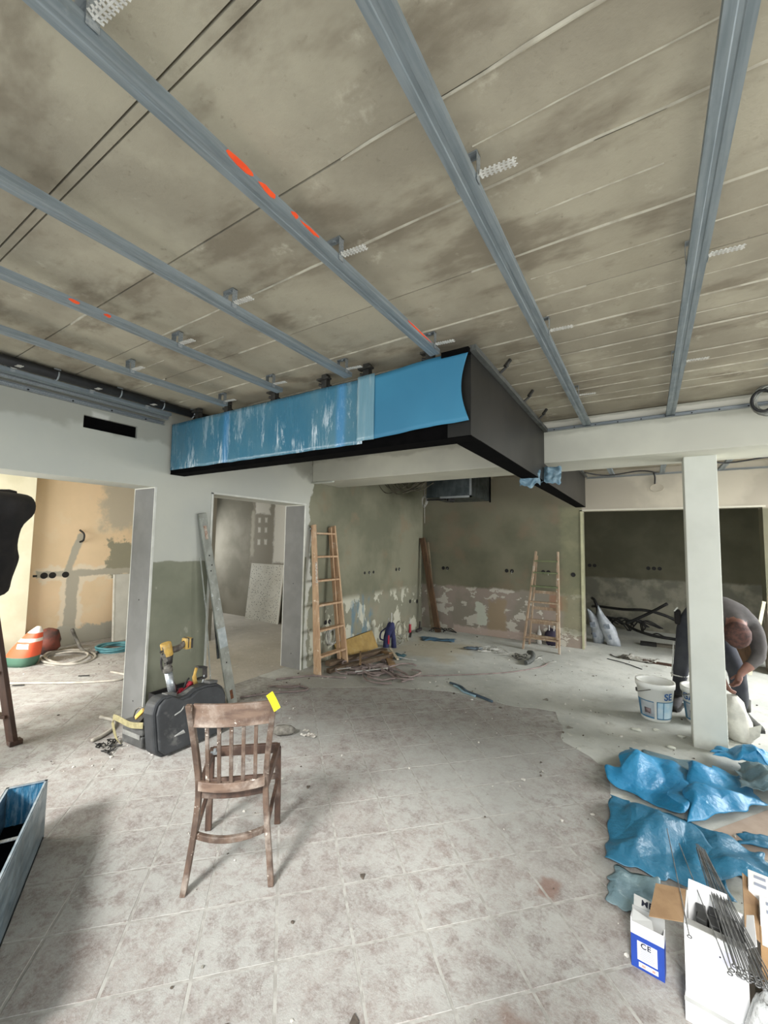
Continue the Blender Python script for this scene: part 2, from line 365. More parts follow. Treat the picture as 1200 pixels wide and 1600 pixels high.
def tag(o, label=None, cat=None, group=None, kind=None):
    if label: o['label'] = label
    if cat: o['category'] = cat
    if group: o['group'] = group
    if kind: o['kind'] = kind
    return o
def thing(name, label, cat, loc=(0, 0, 0), rz=0, group=None, rot=None):
    o = bpy.data.objects.new(name, None); COL.objects.link(o); o.location = loc
    o.rotation_euler = rot or (0, 0, rz); o.empty_display_size = 0.1
    return tag(o, label, cat, group)
def copy_tree(o, parent=None):
    c = o.copy(); COL.objects.link(c); c.parent = parent
    for ch in o.children: copy_tree(ch, c)
    return c
def text_mesh(body, size, extrude=0.0006, spacing=1.0, bold=0.0):
    cu = bpy.data.curves.new('lettering', 'FONT'); cu.body = body; cu.size = size; cu.extrude = extrude
    cu.align_x = 'CENTER'; cu.align_y = 'CENTER'; cu.space_character = spacing; cu.offset = bold
    o = bpy.data.objects.new('lettering', cu); COL.objects.link(o)
    dg = bpy.context.evaluated_depsgraph_get(); me = bpy.data.meshes.new_from_object(o.evaluated_get(dg))
    vs = [v.co.copy() for v in me.vertices]; fs = [tuple(p.vertices) for p in me.polygons]
    bpy.data.objects.remove(o); bpy.data.curves.remove(cu); bpy.data.meshes.remove(me)
    return vs, fs

def solid_cells(us, vs, holes):
    """rectangle grid cells that are not inside a hole"""
    cells = set()
    for i in range(len(us)-1):
        for j in range(len(vs)-1):
            cu, cv = (us[i]+us[i+1])/2, (vs[j]+vs[j+1])/2
            if not any(a < cu < b and c < cv < d for a, b, c, d in holes): cells.add((i, j))
    return cells
def wall(name, axis, p0, p1, u0, u1, z0, z1, holes, m):
    """a wall slab between p0 and p1 along `axis`, pierced by holes (u0,u1,z0,z1); only its outer faces are kept"""
    us = sorted({u0, u1, *[h[0] for h in holes], *[h[1] for h in holes]}); us = [u for u in us if u0 <= u <= u1]
    zs = sorted({z0, z1, *[h[2] for h in holes], *[h[3] for h in holes]}); zs = [z for z in zs if z0 <= z <= z1]
    cells = solid_cells(us, zs, holes); mb = MB()
    P = (lambda p, u, z: (p, u, z)) if axis == 'x' else (lambda p, u, z: (u, p, z))
    for i, j in cells:
        a, b, c, d = us[i], us[i+1], zs[j], zs[j+1]
        mb.add([P(p0, a, c), P(p0, b, c), P(p0, b, d), P(p0, a, d)], [(0, 1, 2, 3)])
        mb.add([P(p1, a, c), P(p1, b, c), P(p1, b, d), P(p1, a, d)], [(3, 2, 1, 0)])
        for di, dj, q in ((-1, 0, (a, c, a, d)), (1, 0, (b, c, b, d)), (0, -1, (a, c, b, c)), (0, 1, (a, d, b, d))):
            if (i+di, j+dj) not in cells:
                mb.add([P(p0, q[0], q[1]), P(p0, q[2], q[3]), P(p1, q[2], q[3]), P(p1, q[0], q[1])], [(0, 1, 2, 3)])
    return tag(mb.build(name, m), kind='structure')

# ------------------------------------------------------------------ common materials
M_white_bead = mat('white_corner_bead', (214, 214, 205), (200, 200, 190), 8, 0.8)
M_greyboard = mat('grey_plasterboard', (122, 122, 119), (114, 114, 111), 5, 0.85)
M_black_hole = mat('dark_socket_box', (24, 23, 21), (34, 32, 30), 20, 0.8)
M_galv = metal('galvanised_profile', (140, 148, 150), (120, 129, 132), 0.55, 0.5, (12, 0.7, 12))
M_track = metal('galvanised_track', (168, 172, 172), (140, 146, 148), 0.4, 0.6, (0.5, 30, 30))
M_sheet = metal('galvanised_sheet', (92, 100, 102), (70, 78, 80), 0.4, 0.75, (2, 2, 1))
M_duct = mat('black_coated_sheet', (34, 33, 30), (46, 44, 40), 3, 0.42, 0.2, spec=0.3)
M_ductdark = mat('matt_black_and_slot_shade', (7, 7, 7), (12, 11, 11), 10, 1.0, spec=0.05)  # near-black, also used for the painted shade in the wall slot
M_rope = mat('black_pipe', (26, 26, 27), (38, 38, 38), 10, 0.6)
M_white = mat('white_plaster_smooth', (206, 206, 192), (196, 197, 184), 3, 0.9, obj=False)
M_cream = mat('cream_plaster', (206, 201, 184), (192, 188, 172), 2, 0.9, obj=False)
M_wire_white = mat('white_cable', (200, 198, 190), (170, 168, 160), 10, 0.6)
M_wire_mauve = mat('mauve_dusty_conduit', (148, 134, 128), (122, 108, 103), 10, 0.75)
M_wire_black = mat('black_cable', (22, 22, 22), (34, 33, 32), 10, 0.6)
M_orange = mat('orange_spray_paint', (236, 84, 30), (222, 70, 28), 20, 0.7)
M_bluefilm = film_material('blue_film', (44, 104, 134), (96, 146, 168), 0.35, 0.4)

# ================================================================== STRUCTURE
ZC = 2.745
# floor slab (the pale mortar in the joints), tiles laid at 45 degrees, and the bare screed beyond them
fl = tag(MB().box((-8.7, -0.75, -0.15), (3.7, 9.6, -0.0012)).build('floor', mat('pale_joint_mortar', (170, 168, 161), (146, 143, 136), 20, 0.9, bump=0.3, obj=False)), kind='structure')
M_tile = floor_tile_material()
TA, TB, T0 = Vector((0.209, 0.215)), Vector((-0.215, 0.209)), Vector((-1.452, 1.854))
h = 0.1455
tile_mesh = None
bnd = [(-3.9, 3.45), (-3.16, 3.50), (-2.5, 3.98), (-1.86, 4.27), (-1.24, 4.27), (-0.80, 4.33), (-0.68, 4.05), (-0.62, 3.75), (-0.42, 3.60), (-0.24, 3.53), (-0.26, 3.05), (0.05, 2.55), (1.2, 2.3), (3.7, 2.3)]
def limit(x):
    for (a, b), (c, d) in zip(bnd, bnd[1:]):
        if a <= x <= c: return b + (d-b)*(x-a)/(c-a)
    return 3.7
cand = []
for i in range(-40, 41):
    for j in range(-40, 41):
        c = T0 + TA*(i+0.5) + TB*(j+0.5)
        if not (-7.2 < c.x < 1.6 and -0.2 < c.y < 4.7): continue
        if c.y > limit(c.x) + 0.15: continue
        if -4.1 < c.x < -3.55 and not (c.y < 2.0): continue
        p = cam.matrix_world.inverted() @ Vector((c.x, c.y, 0))
        if p.z > -0.3: continue
        X, Y = p.x/-p.z*F_PX, p.y/-p.z*F_PX
        if abs(X) > 690 or abs(Y) > 900: continue
        if c.x < -4.1 and Vector((c.x, c.y)).length and (c.y/c.x*-1) > 0.56: continue
        cand.append((p.length, c))
cand.sort(key=lambda q: q[0])
ang = math.atan2(TA.y, TA.x)
rest = MB()
for k, (d, c) in enumerate(cand):
    if k < 300:
        if tile_mesh is None:
            b = MB(); e = 0.004
            vs = [(sx*(h-q), sy*(h-q), z) for q, z in ((0, -0.012), (0, -0.0025), (0.0025, 0)) for sx, sy in ((-1,-1),(1,-1),(1,1),(-1,1))]
            b.add(vs, [(l*4+n, l*4+(n+1) % 4, l*4+4+(n+1) % 4, l*4+4+n) for l in (0, 1) for n in range(4)] + [(8, 9, 10, 11)])
            o = b.build('floor_tile', M_tile, fl); tile_mesh = o.data
        else:
            o = bpy.data.objects.new('floor_tile', tile_mesh); COL.objects.link(o); o.parent = fl
        o.location = (c.x, c.y, random.uniform(-0.0008, 0.0004))
        o.rotation_euler = (random.uniform(-.002, .002), random.uniform(-.002, .002), ang + random.uniform(-.004, .004))
    else:
        rest.box((-h, -h, -0.012), (h, h, 0), Matrix.Translation((c.x, c.y, 0)) @ Matrix.Rotation(ang, 4, 'Z'))
if rest.v: tag(rest.build('floor_tile_field', M_tile, fl), kind='stuff')

def ragged(poly, step=0.09, amp=0.035, seed=0):
    out = []
    for (a, b), (c, d) in zip(poly, poly[1:]+poly[:1]):
        L = math.hypot(c-a, d-b); n = max(1, int(L/step)) if L < 3 else 1
        for k in range(n):
            t = k/n; x, y = a+(c-a)*t, b+(d-b)*t
            q = noise.noise(Vector((x*5, y*5, seed)))*amp*2
            out.append((x+q*0.6, y+q))
    return out
def sheet_poly(name, poly, z0, z1, m, parent):
    from mathutils.geometry import tessellate_polygon
    n = len(poly); tris = tessellate_polygon([[Vector((x, y, 0)) for x, y in poly]])
    mb = MB(); mb.add([(x, y, z1) for x, y in poly] + [(x, y, z0) for x, y in poly], [tuple(t) for t in tris] + [(i, (i+1) % n, n+(i+1) % n, n+i) for i in range(n)])
    return mb.build(name, m, parent, weld=False)
M_screed = screed_material()
sheet_poly('screed', ragged(bnd[:-1], seed=3)[:-1] + [(1.2, 2.3), (3.7, 2.3), (3.7, 9.6), (-3.9, 9.6)], -0.006, 0.001, M_screed, fl)
sheet_poly('screed_left_room', [(-4.0, 2.25), (-5.2, 2.95), (-8.6, 4.6), (-8.6, 6.2), (-3.9, 6.2), (-3.9, 2.25)], -0.006, 0.001, screed_material('screed_left', (168, 162, 150), (186, 180, 168)), fl)

# ceiling: slab plus the precast planks seen from below, with mortar fins squeezed out between them
ce = tag(MB().box((-8.7, -0.75, 2.80), (3.7, 9.6, 2.95)).build('ceiling', mat('ceiling_slab', (96, 90, 78), (84, 78, 68), 4, 0.95, obj=False)), kind='structure')
M_ceil = ceiling_material(); M_fin = mat('pale_mortar_fin', (184, 177, 158), (158, 150, 132), 12, 0.95, obj=False)
ys = [-0.75, -0.35, 0.10, 0.495, 0.525, 0.905, 1.23, 1.60, 1.95, 2.29, 2.62, 2.95, 3.28, 3.62, 4.02]
ys += [4.02+0.4*k for k in range(1, 15)]
plank_meshes = {}
for a, b in zip(ys, ys[1:]):
    for x0, x1 in ((-3.66, 3.6),):
        mb = MB(); g = 0.003; dz = random.uniform(0, 0.003)
        mb.box((x0, a+g, ZC+dz), (x1, b-g, 2.80))
        mb.build('ceiling_plank', M_ceil, ce)
mb = MB(); mb.box((-8.7, -0.75, ZC), (-3.95, 6.3, 2.80)); mb.build('ceiling_plank', M_ceil, ce)
def fin(y, x0, x1, wdt=0.012, t=0.006):
    mb = MB(); n = max(2, int((x1-x0)/0.10)); prev = None
    for k in range(n):
        a = x0+(x1-x0)*k/n; b = x0+(x1-x0)*(k+1)/n
        q0 = (wdt*(0.35+0.9*abs(noise.noise(Vector((a*3, y*9, 0)))*1.6))); q1 = wdt*(0.35+0.9*abs(noise.noise(Vector((b*3, y*9, 0)))*1.6))
        s0 = 0.004*noise.noise(Vector((a*4, y, 3))); s1 = 0.004*noise.noise(Vector((b*4, y, 3)))
        mb.add([(a, y-q0/2+s0, ZC+.001), (b, y-q1/2+s1, ZC+.001), (b, y+q1/2+s1, ZC+.001), (a, y+q0/2+s0, ZC+.001),
                (a, y-q0/6+s0, ZC-t), (b, y-q1/6+s1, ZC-t), (b, y+q1/6+s1, ZC-t), (a, y+q0/6+s0, ZC-t)],
               [(4, 5, 1, 0), (7, 6, 5, 4), (3, 2, 6, 7)])
    mb.build('mortar_fin', M_fin, ce)
for y, x0, x1 in ((0.905, -0.75, -0.1), (0.905, -0.10, 0.9), (0.905, -2.6, -2.3), (1.23, -2.3, 0.07), (1.23, -0.1, 0.9), (1.60, -0.6, 1.2), (1.60, -2.1, -1.7), (1.60, -3.2, -2.9), (1.95, -3.3, -0.2),
                  (2.29, -3.2, 1.3), (2.62, -1.0, 1.4), (2.95, -1.0, 1.4), (3.28, -0.8, 1.5), (3.62, -0.8, 1.5)):
    fin(y, x0, x1)
# extra board marks pressed into the planks between the joints
for k, (y, x0, x1) in enumerate(((1.07, -0.4, 0.3), (1.42, -0.3, 0.07), (1.78, -0.4, 1.0), (2.12, -0.4, 1.2), (2.46, -0.7, 1.3), (2.80, -0.7, 0.2), (3.12, -0.6, 1.4), (3.46, -0.5, 1.4), (1.78, -2.9, -2.5), (1.42, -3.0, -2.6), (1.42, -2.3, -2.0))):
    fin(y, x0, x1, 0.008, 0.003)

# walls
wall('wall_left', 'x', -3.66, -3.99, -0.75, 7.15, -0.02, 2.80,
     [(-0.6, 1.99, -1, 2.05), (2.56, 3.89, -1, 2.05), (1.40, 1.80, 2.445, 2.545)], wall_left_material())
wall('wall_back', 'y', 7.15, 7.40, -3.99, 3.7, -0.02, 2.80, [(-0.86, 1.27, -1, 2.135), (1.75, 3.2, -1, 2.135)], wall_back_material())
wall('wall_right', 'x', 3.40, 3.65, -0.75, 9.6, -0.02, 2.80, [(0.8, 3.4, 0.85, 2.45), (5.0, 7.0, 0.95, 2.55)], M_cream)
for n, (a, b, c, d) in enumerate(((0.8, 3.4, 0.85, 2.45), (5.0, 7.0, 0.95, 2.55))):
    mb = MB()
    for y in (a+.03, (a+b)/2, b-.03): mb.box((3.50, y-0.03, c), (3.56, y+0.03, d))
    for z in (c, d-0.05): mb.box((3.50, a, z), (3.56, b, z+0.05))
    tag(mb.build('window_%d' % (n+4), M_white), kind='structure')
wall('wall_front', 'y', -0.75, -0.60, -7.6, 3.7, -0.02, 2.80, [(-7.1, -4.1, 0.05, 2.62), (-3.45, -0.10, 0.02, 2.62), (0.15, 3.25, 0.02, 2.62)], M_cream)
wall('wall_far', 'y', 9.40, 9.60, -3.99, 3.7, -0.02, 2.80, [], far_wall_material())
wall('wall_far_left', 'x', -1.35, -1.50, 7.40, 9.40, -0.02, 2.80, [], far_wall_material())
wall('wall_outer', 'x', -7.30, -7.55, -0.75, 4.17, -0.02, 2.80, [], peach_material())
wall('wall_side_room', 'x', -8.45, -8.65, 4.05, 6.05, -0.02, 2.80, [(4.35, 5.65, 0.9, 2.3)], M_cream)  # unseen wall, its opening added for the fill lamp
wall('wall_partition', 'y', 5.85, 6.05, -8.65, -3.99, -0.02, 2.80, [], plaster_room_material())
wall('wall_light_block', 'y', 4.05, 4.17, -8.65, -5.85, -0.02, 2.80, [], plaster_room_material())  # unseen wall added to keep window light off the room behind it
tag(MB().box((-7.30, 1.62, 0), (-7.12, 2.22, 2.745)).build('trim_1', mat('cream_white_pier', (240, 234, 206), (228, 222, 192), 3, 0.9, obj=False)), kind='structure')  # pier in its own cream-white paint
# window frames in the front wall, behind the camera
for n, (a, b, c, d) in enumerate([(-7.1, -4.1, 0.05, 2.62), (-3.45, -0.10, 0.02, 2.62), (0.15, 3.25, 0.02, 2.62)]):
    mb = MB()
    for x in (a, (a+b)/2, b): mb.box((x-0.02, -0.72, c), (x+0.02, -0.67, d))
    for z in (c, d-0.03): mb.box((a, -0.72, z), (b, -0.67, z+0.03))
    tag(mb.build('window_%d' % (n+1), M_white), kind='structure')

# beam and column
def beam_material():
    k = NT('beam_plaster'); x, y, z = k.axes()
    c = k.mix(k.ramp(k.noise(1.3, 4), 0.35, 0.65), lin((208, 206, 190)), lin((194, 192, 178)))
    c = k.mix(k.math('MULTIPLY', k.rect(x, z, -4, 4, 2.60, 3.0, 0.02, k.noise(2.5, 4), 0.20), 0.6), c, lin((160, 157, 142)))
    c = k.mix(k.rect(x, z, -3, 4, 2.672, 2.72, 0.006, k.noise(6, 4), 0.05), c, lin((210, 206, 192)))
    k.bump(k.noise(6, 5), 0.25, 0.006)
    return k.done(c, 0.9, 0, 0.2)
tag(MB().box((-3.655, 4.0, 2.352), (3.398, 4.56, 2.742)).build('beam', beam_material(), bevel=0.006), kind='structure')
def column_material():
    k = NT('column_plaster'); x, y, z = k.axes()
    c = k.mix(k.ramp(k.noise(2.5, 4), 0.35, 0.65), lin((212, 213, 202)), lin((204, 205, 194)))
    c = k.mix(k.ramp(k.math('ADD', z, k.math('MULTIPLY', k.noise(9, 5), 0.18)), 0.10, 0.2, 0.6, 0), c, lin((168, 166, 156)))
    return k.done(c, 0.9, 0, 0.2)
tag(MB().box((0.272, 4.25, -0.01), (0.492, 4.47, 2.355)).build('column', column_material(), bevel=0.006), kind='structure')
# torn plaster at the beam's left bearing
mb = MB(); mb.blob((-3.50, 4.02, 2.345), (0.20, 0.04, 0.018), 3, 0.25, 12, 6); tag(mb.build('trim_2', M_white, smooth=True), kind='structure')

# grey plasterboard linings of the two openings, with white corner beads
def lining(n, y, zt, x0=-3.99, x1=-3.66):
    o = tag(MB().box((x0-0.004, y-0.012, 0.0), (x1+0.004, y-0.001, zt)).build('trim_%d' % n, M_greyboard), kind='structure')
    for x in (x0-0.006, x1-0.002):
        MB().box((x, y-0.015, 0.0), (x+0.008, y+0.004, zt)).build('corner_bead', M_white_bead, o)
    MB().box((x0, y-0.014, zt-0.010), (x1, y-0.002, zt)).build('corner_bead', M_white_bead, o)
    for z in (0.18, 1.05): MB().cyl((x0+0.17, y-0.014, z), (x0+0.17, y-0.010, z), 0.006, n=8).build('screw_hole', M_black_hole, o)
lining(3, 1.99, 2.05); lining(4, 3.89, 2.05)
for n, (y0, y1) in ((5, (2.545, 2.56)), (6, (3.888, 3.91))):
    pass
tag(MB().box((-3.672, 2.540, 0), (-3.652, 2.562, 2.06)).build('trim_5', M_white_bead), kind='structure')
tag(MB().box((-3.672, 2.54, 2.048), (-3.652, 3.90, 2.066)).build('trim_6', M_white_bead), kind='structure')
tag(MB().box((-0.885, 7.138, 0), (-0.855, 7.152, 2.15)).build('trim_7', mat('greenish_bead', (186, 184, 150), (170, 168, 136), 6, 0.9)), kind='structure')
tag(MB().box((-0.885, 7.138, 2.13), (1.30, 7.152, 2.155)).build('trim_8', M_cream), kind='structure')
# near-black block filling the wall slot, standing in for its deep shade
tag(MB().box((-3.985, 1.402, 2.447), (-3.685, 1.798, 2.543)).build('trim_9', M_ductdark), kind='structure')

# ================================================================== CEILING METALWORK
def profile_mesh(L, w=0.06, hgt=0.027, t=0.0012):
    """C-shaped ceiling profile, open side up, two grooves rolled into its face"""
    pts = [(-w/2+0.007, hgt), (-w/2, hgt), (-w/2, 0), (-0.008, 0), (-0.005, 0.0016), (0.005, 0.0016), (0.008, 0), (w/2, 0), (w/2, hgt), (w/2-0.007, hgt)]
    mb = MB(); n = len(pts); seg = max(1, int(L/0.6))
    for k in range(seg+1): mb.v += [(x, L*k/seg, z) for x, z in pts]
    for k in range(seg): mb.f += [(k*n+i, k*n+i+1, (k+1)*n+i+1, (k+1)*n+i) for i in range(n-1)]
    mb.mi = [0]*len(mb.f); return mb
def hanger(parent, y, right=True, bent=True):
    """direct hanger: base plate under the slab, two legs, the spare toothed strap bent outwards"""
    h = thing('hanger', None, None, (0, y, 0)); h.parent = parent; z1 = ZC - 2.65
    m = MB(); m.box((-0.034, -0.015, z1-0.004), (0.034, 0.015, z1-0.001))
    for s in (-1, 1): m.box((s*0.033-0.001, -0.013, 0.004), (s*0.033+0.001, 0.013, z1-0.001))
    m.cyl((0, 0, z1-0.012), (0, 0, z1-0.003), 0.008, n=8)
    m.build('bracket', M_track, h)
    if bent:
        s = 1 if right else -1; m = MB(); M = Matrix.Translation((s*0.034, 0, 0.024)) @ Matrix.Rotation(R(6*s), 4, 'Z') @ Matrix.Scale(s, 4, (1, 0, 0))
        m.box((0, -0.002, 0), (0.105, 0.002, 0.0035), M)
        for k in range(8):
            x = 0.006+0.013*k
            for q in (-1, 1):
                m.bar(M @ Vector((x, q*0.002, 0.001)), M @ Vector((x+0.004, q*0.016, 0.001)), 0.0062, 0.0016)
                m.bar(M @ Vector((x+0.004, q*0.009, 0.001)), M @ Vector((x+0.012, q*0.009, 0.001)), 0.003, 0.0016)
        m.build('toothed_strap', mat('bare_zinc_strap', (216, 213, 204), (186, 183, 174), 30, 0.5, 0.1), h)
    return h
def profile(label, x, y0, y1, hs, paint=(), rightside=True, z=2.65, tilt=0.0, group='ceiling profiles'):
    t = thing('ceiling_profile', label, 'metal profile', (x, y0, z), rz=tilt, group=group)
    profile_mesh(y1-y0).build('channel', M_galv, t)
    for y in hs: hanger(t, y-y0, rightside)
    for (ya, yb, zz, hh) in paint:
        m = MB(); n = 10; pts = []
        for k in range(n):
            a = 2*math.pi*k/n; q = 1+0.5*noise.noise(Vector((k*1.3, ya*5, 1)))
            pts.append((math.cos(a)*(yb-ya)/2*q + (ya+yb)/2-y0, math.sin(a)*hh/2*q + zz-z))
        m.add([(0.0315, p, q) for p, q in pts] + [(0.0300, p, q) for p, q in pts], [tuple(range(n))] + [(i, (i+1) % n, n+(i+1) % n, n+i) for i in range(n)])
        m.build('orange_paint_mark', M_orange, t)['label'] = 'orange sprayed mark on the side of the profile'
    return t
profile('galvanised ceiling profile with bright orange sprayed marks, running into the blue duct\'s black corner', -0.982, -0.58, 2.05, (0.33, 1.16, 1.98),
        ((0.66, 0.755, 2.665, 0.022), (0.775, 0.835, 2.663, 0.022), (0.905, 0.935, 2.666, 0.018), (0.955, 1.04, 2.665, 0.014), (1.66, 1.93, 2.668, 0.009)))
profile('galvanised ceiling profile between the brightly orange-marked one and the rightmost one', -0.425, -0.58, 4.0, (1.10, 2.14, 3.2), ((0.55, 0.62, 2.67, 0.01),))
profile('rightmost galvanised ceiling profile in view, ending at the beam beside the column', 0.180, -0.58, 4.0, (1.86, 2.90))
profile('galvanised ceiling profile, next to the left of the brightly orange-marked one', -1.600, -0.58, 2.06, (1.16, 1.997))
profile('galvanised ceiling profile with faint orange marks, third from the left-hand wall bundle', -2.190, -0.58, 2.03, (1.26, 1.94), ((0.74, 0.78, 2.66, 0.015), (0.88, 0.91, 2.66, 0.015)))
profile('galvanised ceiling profile nearest to the black pipe along the left wall', -2.80, -0.58, 2.03, (1.31, 2.0))
t = profile('galvanised profile hung directly beside the black ceiling pipe', -3.46, -0.58, 1.96, (0.9, 1.35, 1.75))
tag(profile_mesh(2.58, 0.03, 0.028).build('ceiling_profile', M_track, loc=(-3.555, -0.58, 2.642)), 'narrow galvanised edge profile between the black pipe and the left wall', 'metal profile', 'ceiling profiles')
m = MB(); m.box((-3.657, -0.58, 2.612), (-3.655, 2.02, 2.642)); m.box((-3.657, -0.58, 2.612), (-3.628, 2.02, 2.614)); m.box((-3.657, -0.58, 2.640), (-3.628, 2.02, 2.642))
t = tag(m.build('wall_track', M_track), 'galvanised U-track screwed along the top of the left wall', 'metal track')
for k in range(9): MB().cyl((-3.655, -0.3+0.27*k, 2.627), (-3.648, -0.3+0.27*k, 2.627), 0.006, n=6).build('screw', M_black_hole, t)
m = MB(); m.box((-0.785, 3.996, 2.640), (3.39, 3.998, 2.668)); m.box((-0.785, 3.968, 2.640), (3.39, 3.998, 2.642)); m.box((-0.785, 3.972, 2.666), (3.39, 3.998, 2.668))
t = tag(m.build('wall_track', M_track), 'galvanised U-track screwed along the top of the white beam', 'metal track')
for k in range(12): MB().cyl((-0.70+0.17*k, 3.994, 2.654), (-0.70+0.17*k, 3.988, 2.654), 0.005, n=6).build('screw', M_black_hole, t)
# behind the beam
for x, lab in ((-0.42, 'short ceiling profile behind the beam, nearest to the black duct'), (0.20, 'short ceiling profile behind the beam, just left of the column'), (0.86, 'short ceiling profile behind the beam, right of the column')):
    tag(profile_mesh(2.55).build('ceiling_profile', M_galv, loc=(x, 4.57, 2.645)), lab, 'metal profile', 'short profiles behind the beam')
m = MB(); m.box((-0.78, 7.146, 2.635), (3.3, 7.149, 2.665)); m.box((-0.78, 7.12, 2.635), (3.3, 7.149, 2.637))
tag(m.build('wall_track', M_track), 'galvanised U-track along the back wall above the wide opening', 'metal track')
for n, (x0, x1, y0, z0, lab) in enumerate(((-0.78, 0.24, 6.6, 2.66, 'black cable sagging under the ceiling behind the beam and down to the lamp outlet'), (0.50, 1.6, 6.2, 2.66, 'black cable under the ceiling behind the beam, right of the column'))):
    pts = [(x0, y0, z0), (x0+(x1-x0)*.3, y0+.2, z0-.04), (x0+(x1-x0)*.7, y0+.3, z0+.01), (x1-.12, 6.95, z0-.02)]
    if n == 0: pts += [(0.10, 7.08, 2.655), (0.115, 7.125, 2.60), (0.11, 7.13, 2.50)]
    tag(MB().tube(smooth_path(pts), 0.010).build('ceiling_cable', M_wire_black, smooth=True), lab, 'cable')
m = MB(); c = Vector((0.135, 7.138, 2.44)); m.tube([c+Vector((math.cos(a)*.085, 0, math.sin(a)*.055)) for a in [R(q) for q in range(0, 361, 15)]], 0.004, 5)
tag(m.build('wall_lamp_ring', mat('pale_plaster_ring', (196, 188, 168), (176, 168, 150), 8, 0.9)), 'faint round outline of a lamp outlet on the back wall above the opening', 'outlet')

# black pipe along the left wall with its clips
t = thing('ceiling_pipe', 'thick black pipe clipped along the ceiling above the left wall', 'pipe', (-3.385, -0.58, 2.702))
MB().cyl((0, 0, 0), (0, 3.03, 0), 0.033, n=16).build('pipe_run', M_rope, t, smooth=True)
for y in (1.70, 2.10, 2.43, 2.70):
    m = MB(); n = 14
    m.tube([(math.cos(R(a))*0.037, y, math.sin(R(a))*0.037) for a in range(-200, 21, 20)], 0.005, 5)
    m.box((-0.006, y-0.02, 0.03), (0.006, y+0.02, 0.042)); m.build('pipe_clip', M_track, t)

# ================================================================== DUCTS
t = thing('air_duct', 'black sheet-metal air duct that turns the corner, its long front side under blue film', 'duct', (-0.79, 2.10, 2.18))
def L(x, y, z): return (x+0.79, y-2.10, z-2.18)
m = MB(); m.box(L(-3.65, 2.105, 2.183), L(-0.925, 2.235, 2.63)); m.build('front_arm', M_ductdark, t)
m = MB(); m.box(L(-0.925, 2.10, 2.183), L(-0.79, 3.995, 2.66)); m.build('side_arm', M_duct, t)
m = MB(); m.box(L(-0.925, 3.995, 2.183), L(-0.79, 4.565, 2.345)); m.box(L(-0.925, 4.565, 2.183), L(-0.79, 7.0, 2.66)); m.build('rear_arm', M_duct, t)
m = MB()
m.box(L(-3.65, 2.102, 2.178), L(-0.79, 2.238, 2.183)); m.box(L(-0.928, 2.24, 2.178), L(-0.788, 7.0, 2.183)); m.build('underside_lining', M_ductdark, t)
m = MB(); m.box(L(-0.788, 2.08, 2.64), L(-0.755, 3.99, 2.672)); m.build('top_rail', metal('dull_dark_rail', (104, 106, 102), (82, 84, 80), 0.5, 0.5), t)['label'] = 'grey metal rail along the top of the side arm'
m = MB(); m.box(L(-0.788, 4.57, 2.64), L(-0.755, 7.0, 2.67)); m.build('top_rail', MATS['dull_dark_rail'], t)
m = MB(); m.box(L(-0.95, 2.06, 2.63), L(-0.79, 2.102, 2.66)); m.build('top_rail', M_ductdark, t)
for x in (-3.3, -2.9, -2.35, -1.85, -1.5, -1.05):
    m = MB()
    m.box(L(x-0.022, 2.11, 2.63), L(x+0.022, 2.15, 2.740)); m.box(L(x-0.05, 2.09, 2.70), L(x+0.05, 2.13, 2.712))
    m.cyl(L(x-0.05, 2.12, 2.68), L(x+0.04, 2.14, 2.66), 0.010, n=8)
    m.build('anchor_bracket', mat('dark_anchor', (44, 42, 38), (66, 64, 58), 30, 0.6, 0.2), t)
for y in (2.5, 3.1, 3.6):
    m = MB(); m.cyl(L(-0.75, y, 2.66), L(-0.70, y, 2.70), 0.008, n=6); m.cyl(L(-0.715, y-.015, 2.69), L(-0.69, y+.01, 2.735), 0.012, n=8); m.build('side_anchor', MATS['dark_anchor'], t)

# blue film on the front face: one milky stretch, one clean panel with a bowed right edge
def film_sheet(x0, x1, ztop, zbot, ridges, amp, y0=2.098, bow=False, nu=90, nv=14, seed=0):
    def fn(u, v):
        x = x0+(x1-x0)*u; e = 0.006*noise.noise(Vector((x*6, seed, 0)))
        zt, zb = ztop(x), zbot(x)+e
        z = zb+(zt-zb)*v
        if bow and u > 0.9: x -= 0.045*math.sin(math.pi*min(1, max(0, v)))*((u-0.9)/0.1)
        y = y0 - 0.004 - amp*(0.5+0.5*noise.noise(Vector((x*ridges, z*1.6, seed)))) - amp*0.5*abs(noise.noise(Vector((x*ridges*2.7+z*2, z*2, seed+5))))
        return (x, y, z)
    return MB().grid(fn, nu, nv)
def clouded_film():
    k = NT('blue_film_under_clear_film'); x, y, z = k.axes()
    c = k.mix(k.ramp(k.noise(2.2, 5, stretch=(1.6, 1, .6)), 0.35, 0.7), lin((62, 118, 142)), lin((92, 134, 148)))
    a = k.noise(13, 7, 0.8, stretch=(1, 1, 0.16), dist=0.5); b = k.ramp(k.noise(2.6, 3, off=(3, 0, 1)), 0.42, 0.54)
    st = k.math('MULTIPLY', k.ramp(a, 0.52, 0.62), b)
    low = k.ramp(z, 2.24, 2.56, 1, 0.25)
    c = k.mix(k.math('MULTIPLY', st, low), c, lin((232, 242, 246)))  # white streaks painted in as glints on the crinkled clear film
    for xx in (-2.84, -1.66): c = k.mix(k.math('MULTIPLY', k.rect(x, z, xx-0.05, xx+0.02, 2.2, 2.7, 0.02, k.noise(5, 4), 0.03), 0.6), c, lin((84, 150, 200)))
    k.bump(k.noise(10, 6, 0.75, stretch=(1, 1, 0.2)), 0.7, 0.02)
    return k.done(c, k.ramp(a, 0.4, 0.7, 0.14, 0.42), 0, 0.7)
o = film_sheet(-3.63, -1.50, lambda x: 2.632, lambda x: 2.212, 3.5, 0.012, nu=150, seed=1).build('duct_film', clouded_film(), smooth=True, solid=0.001)
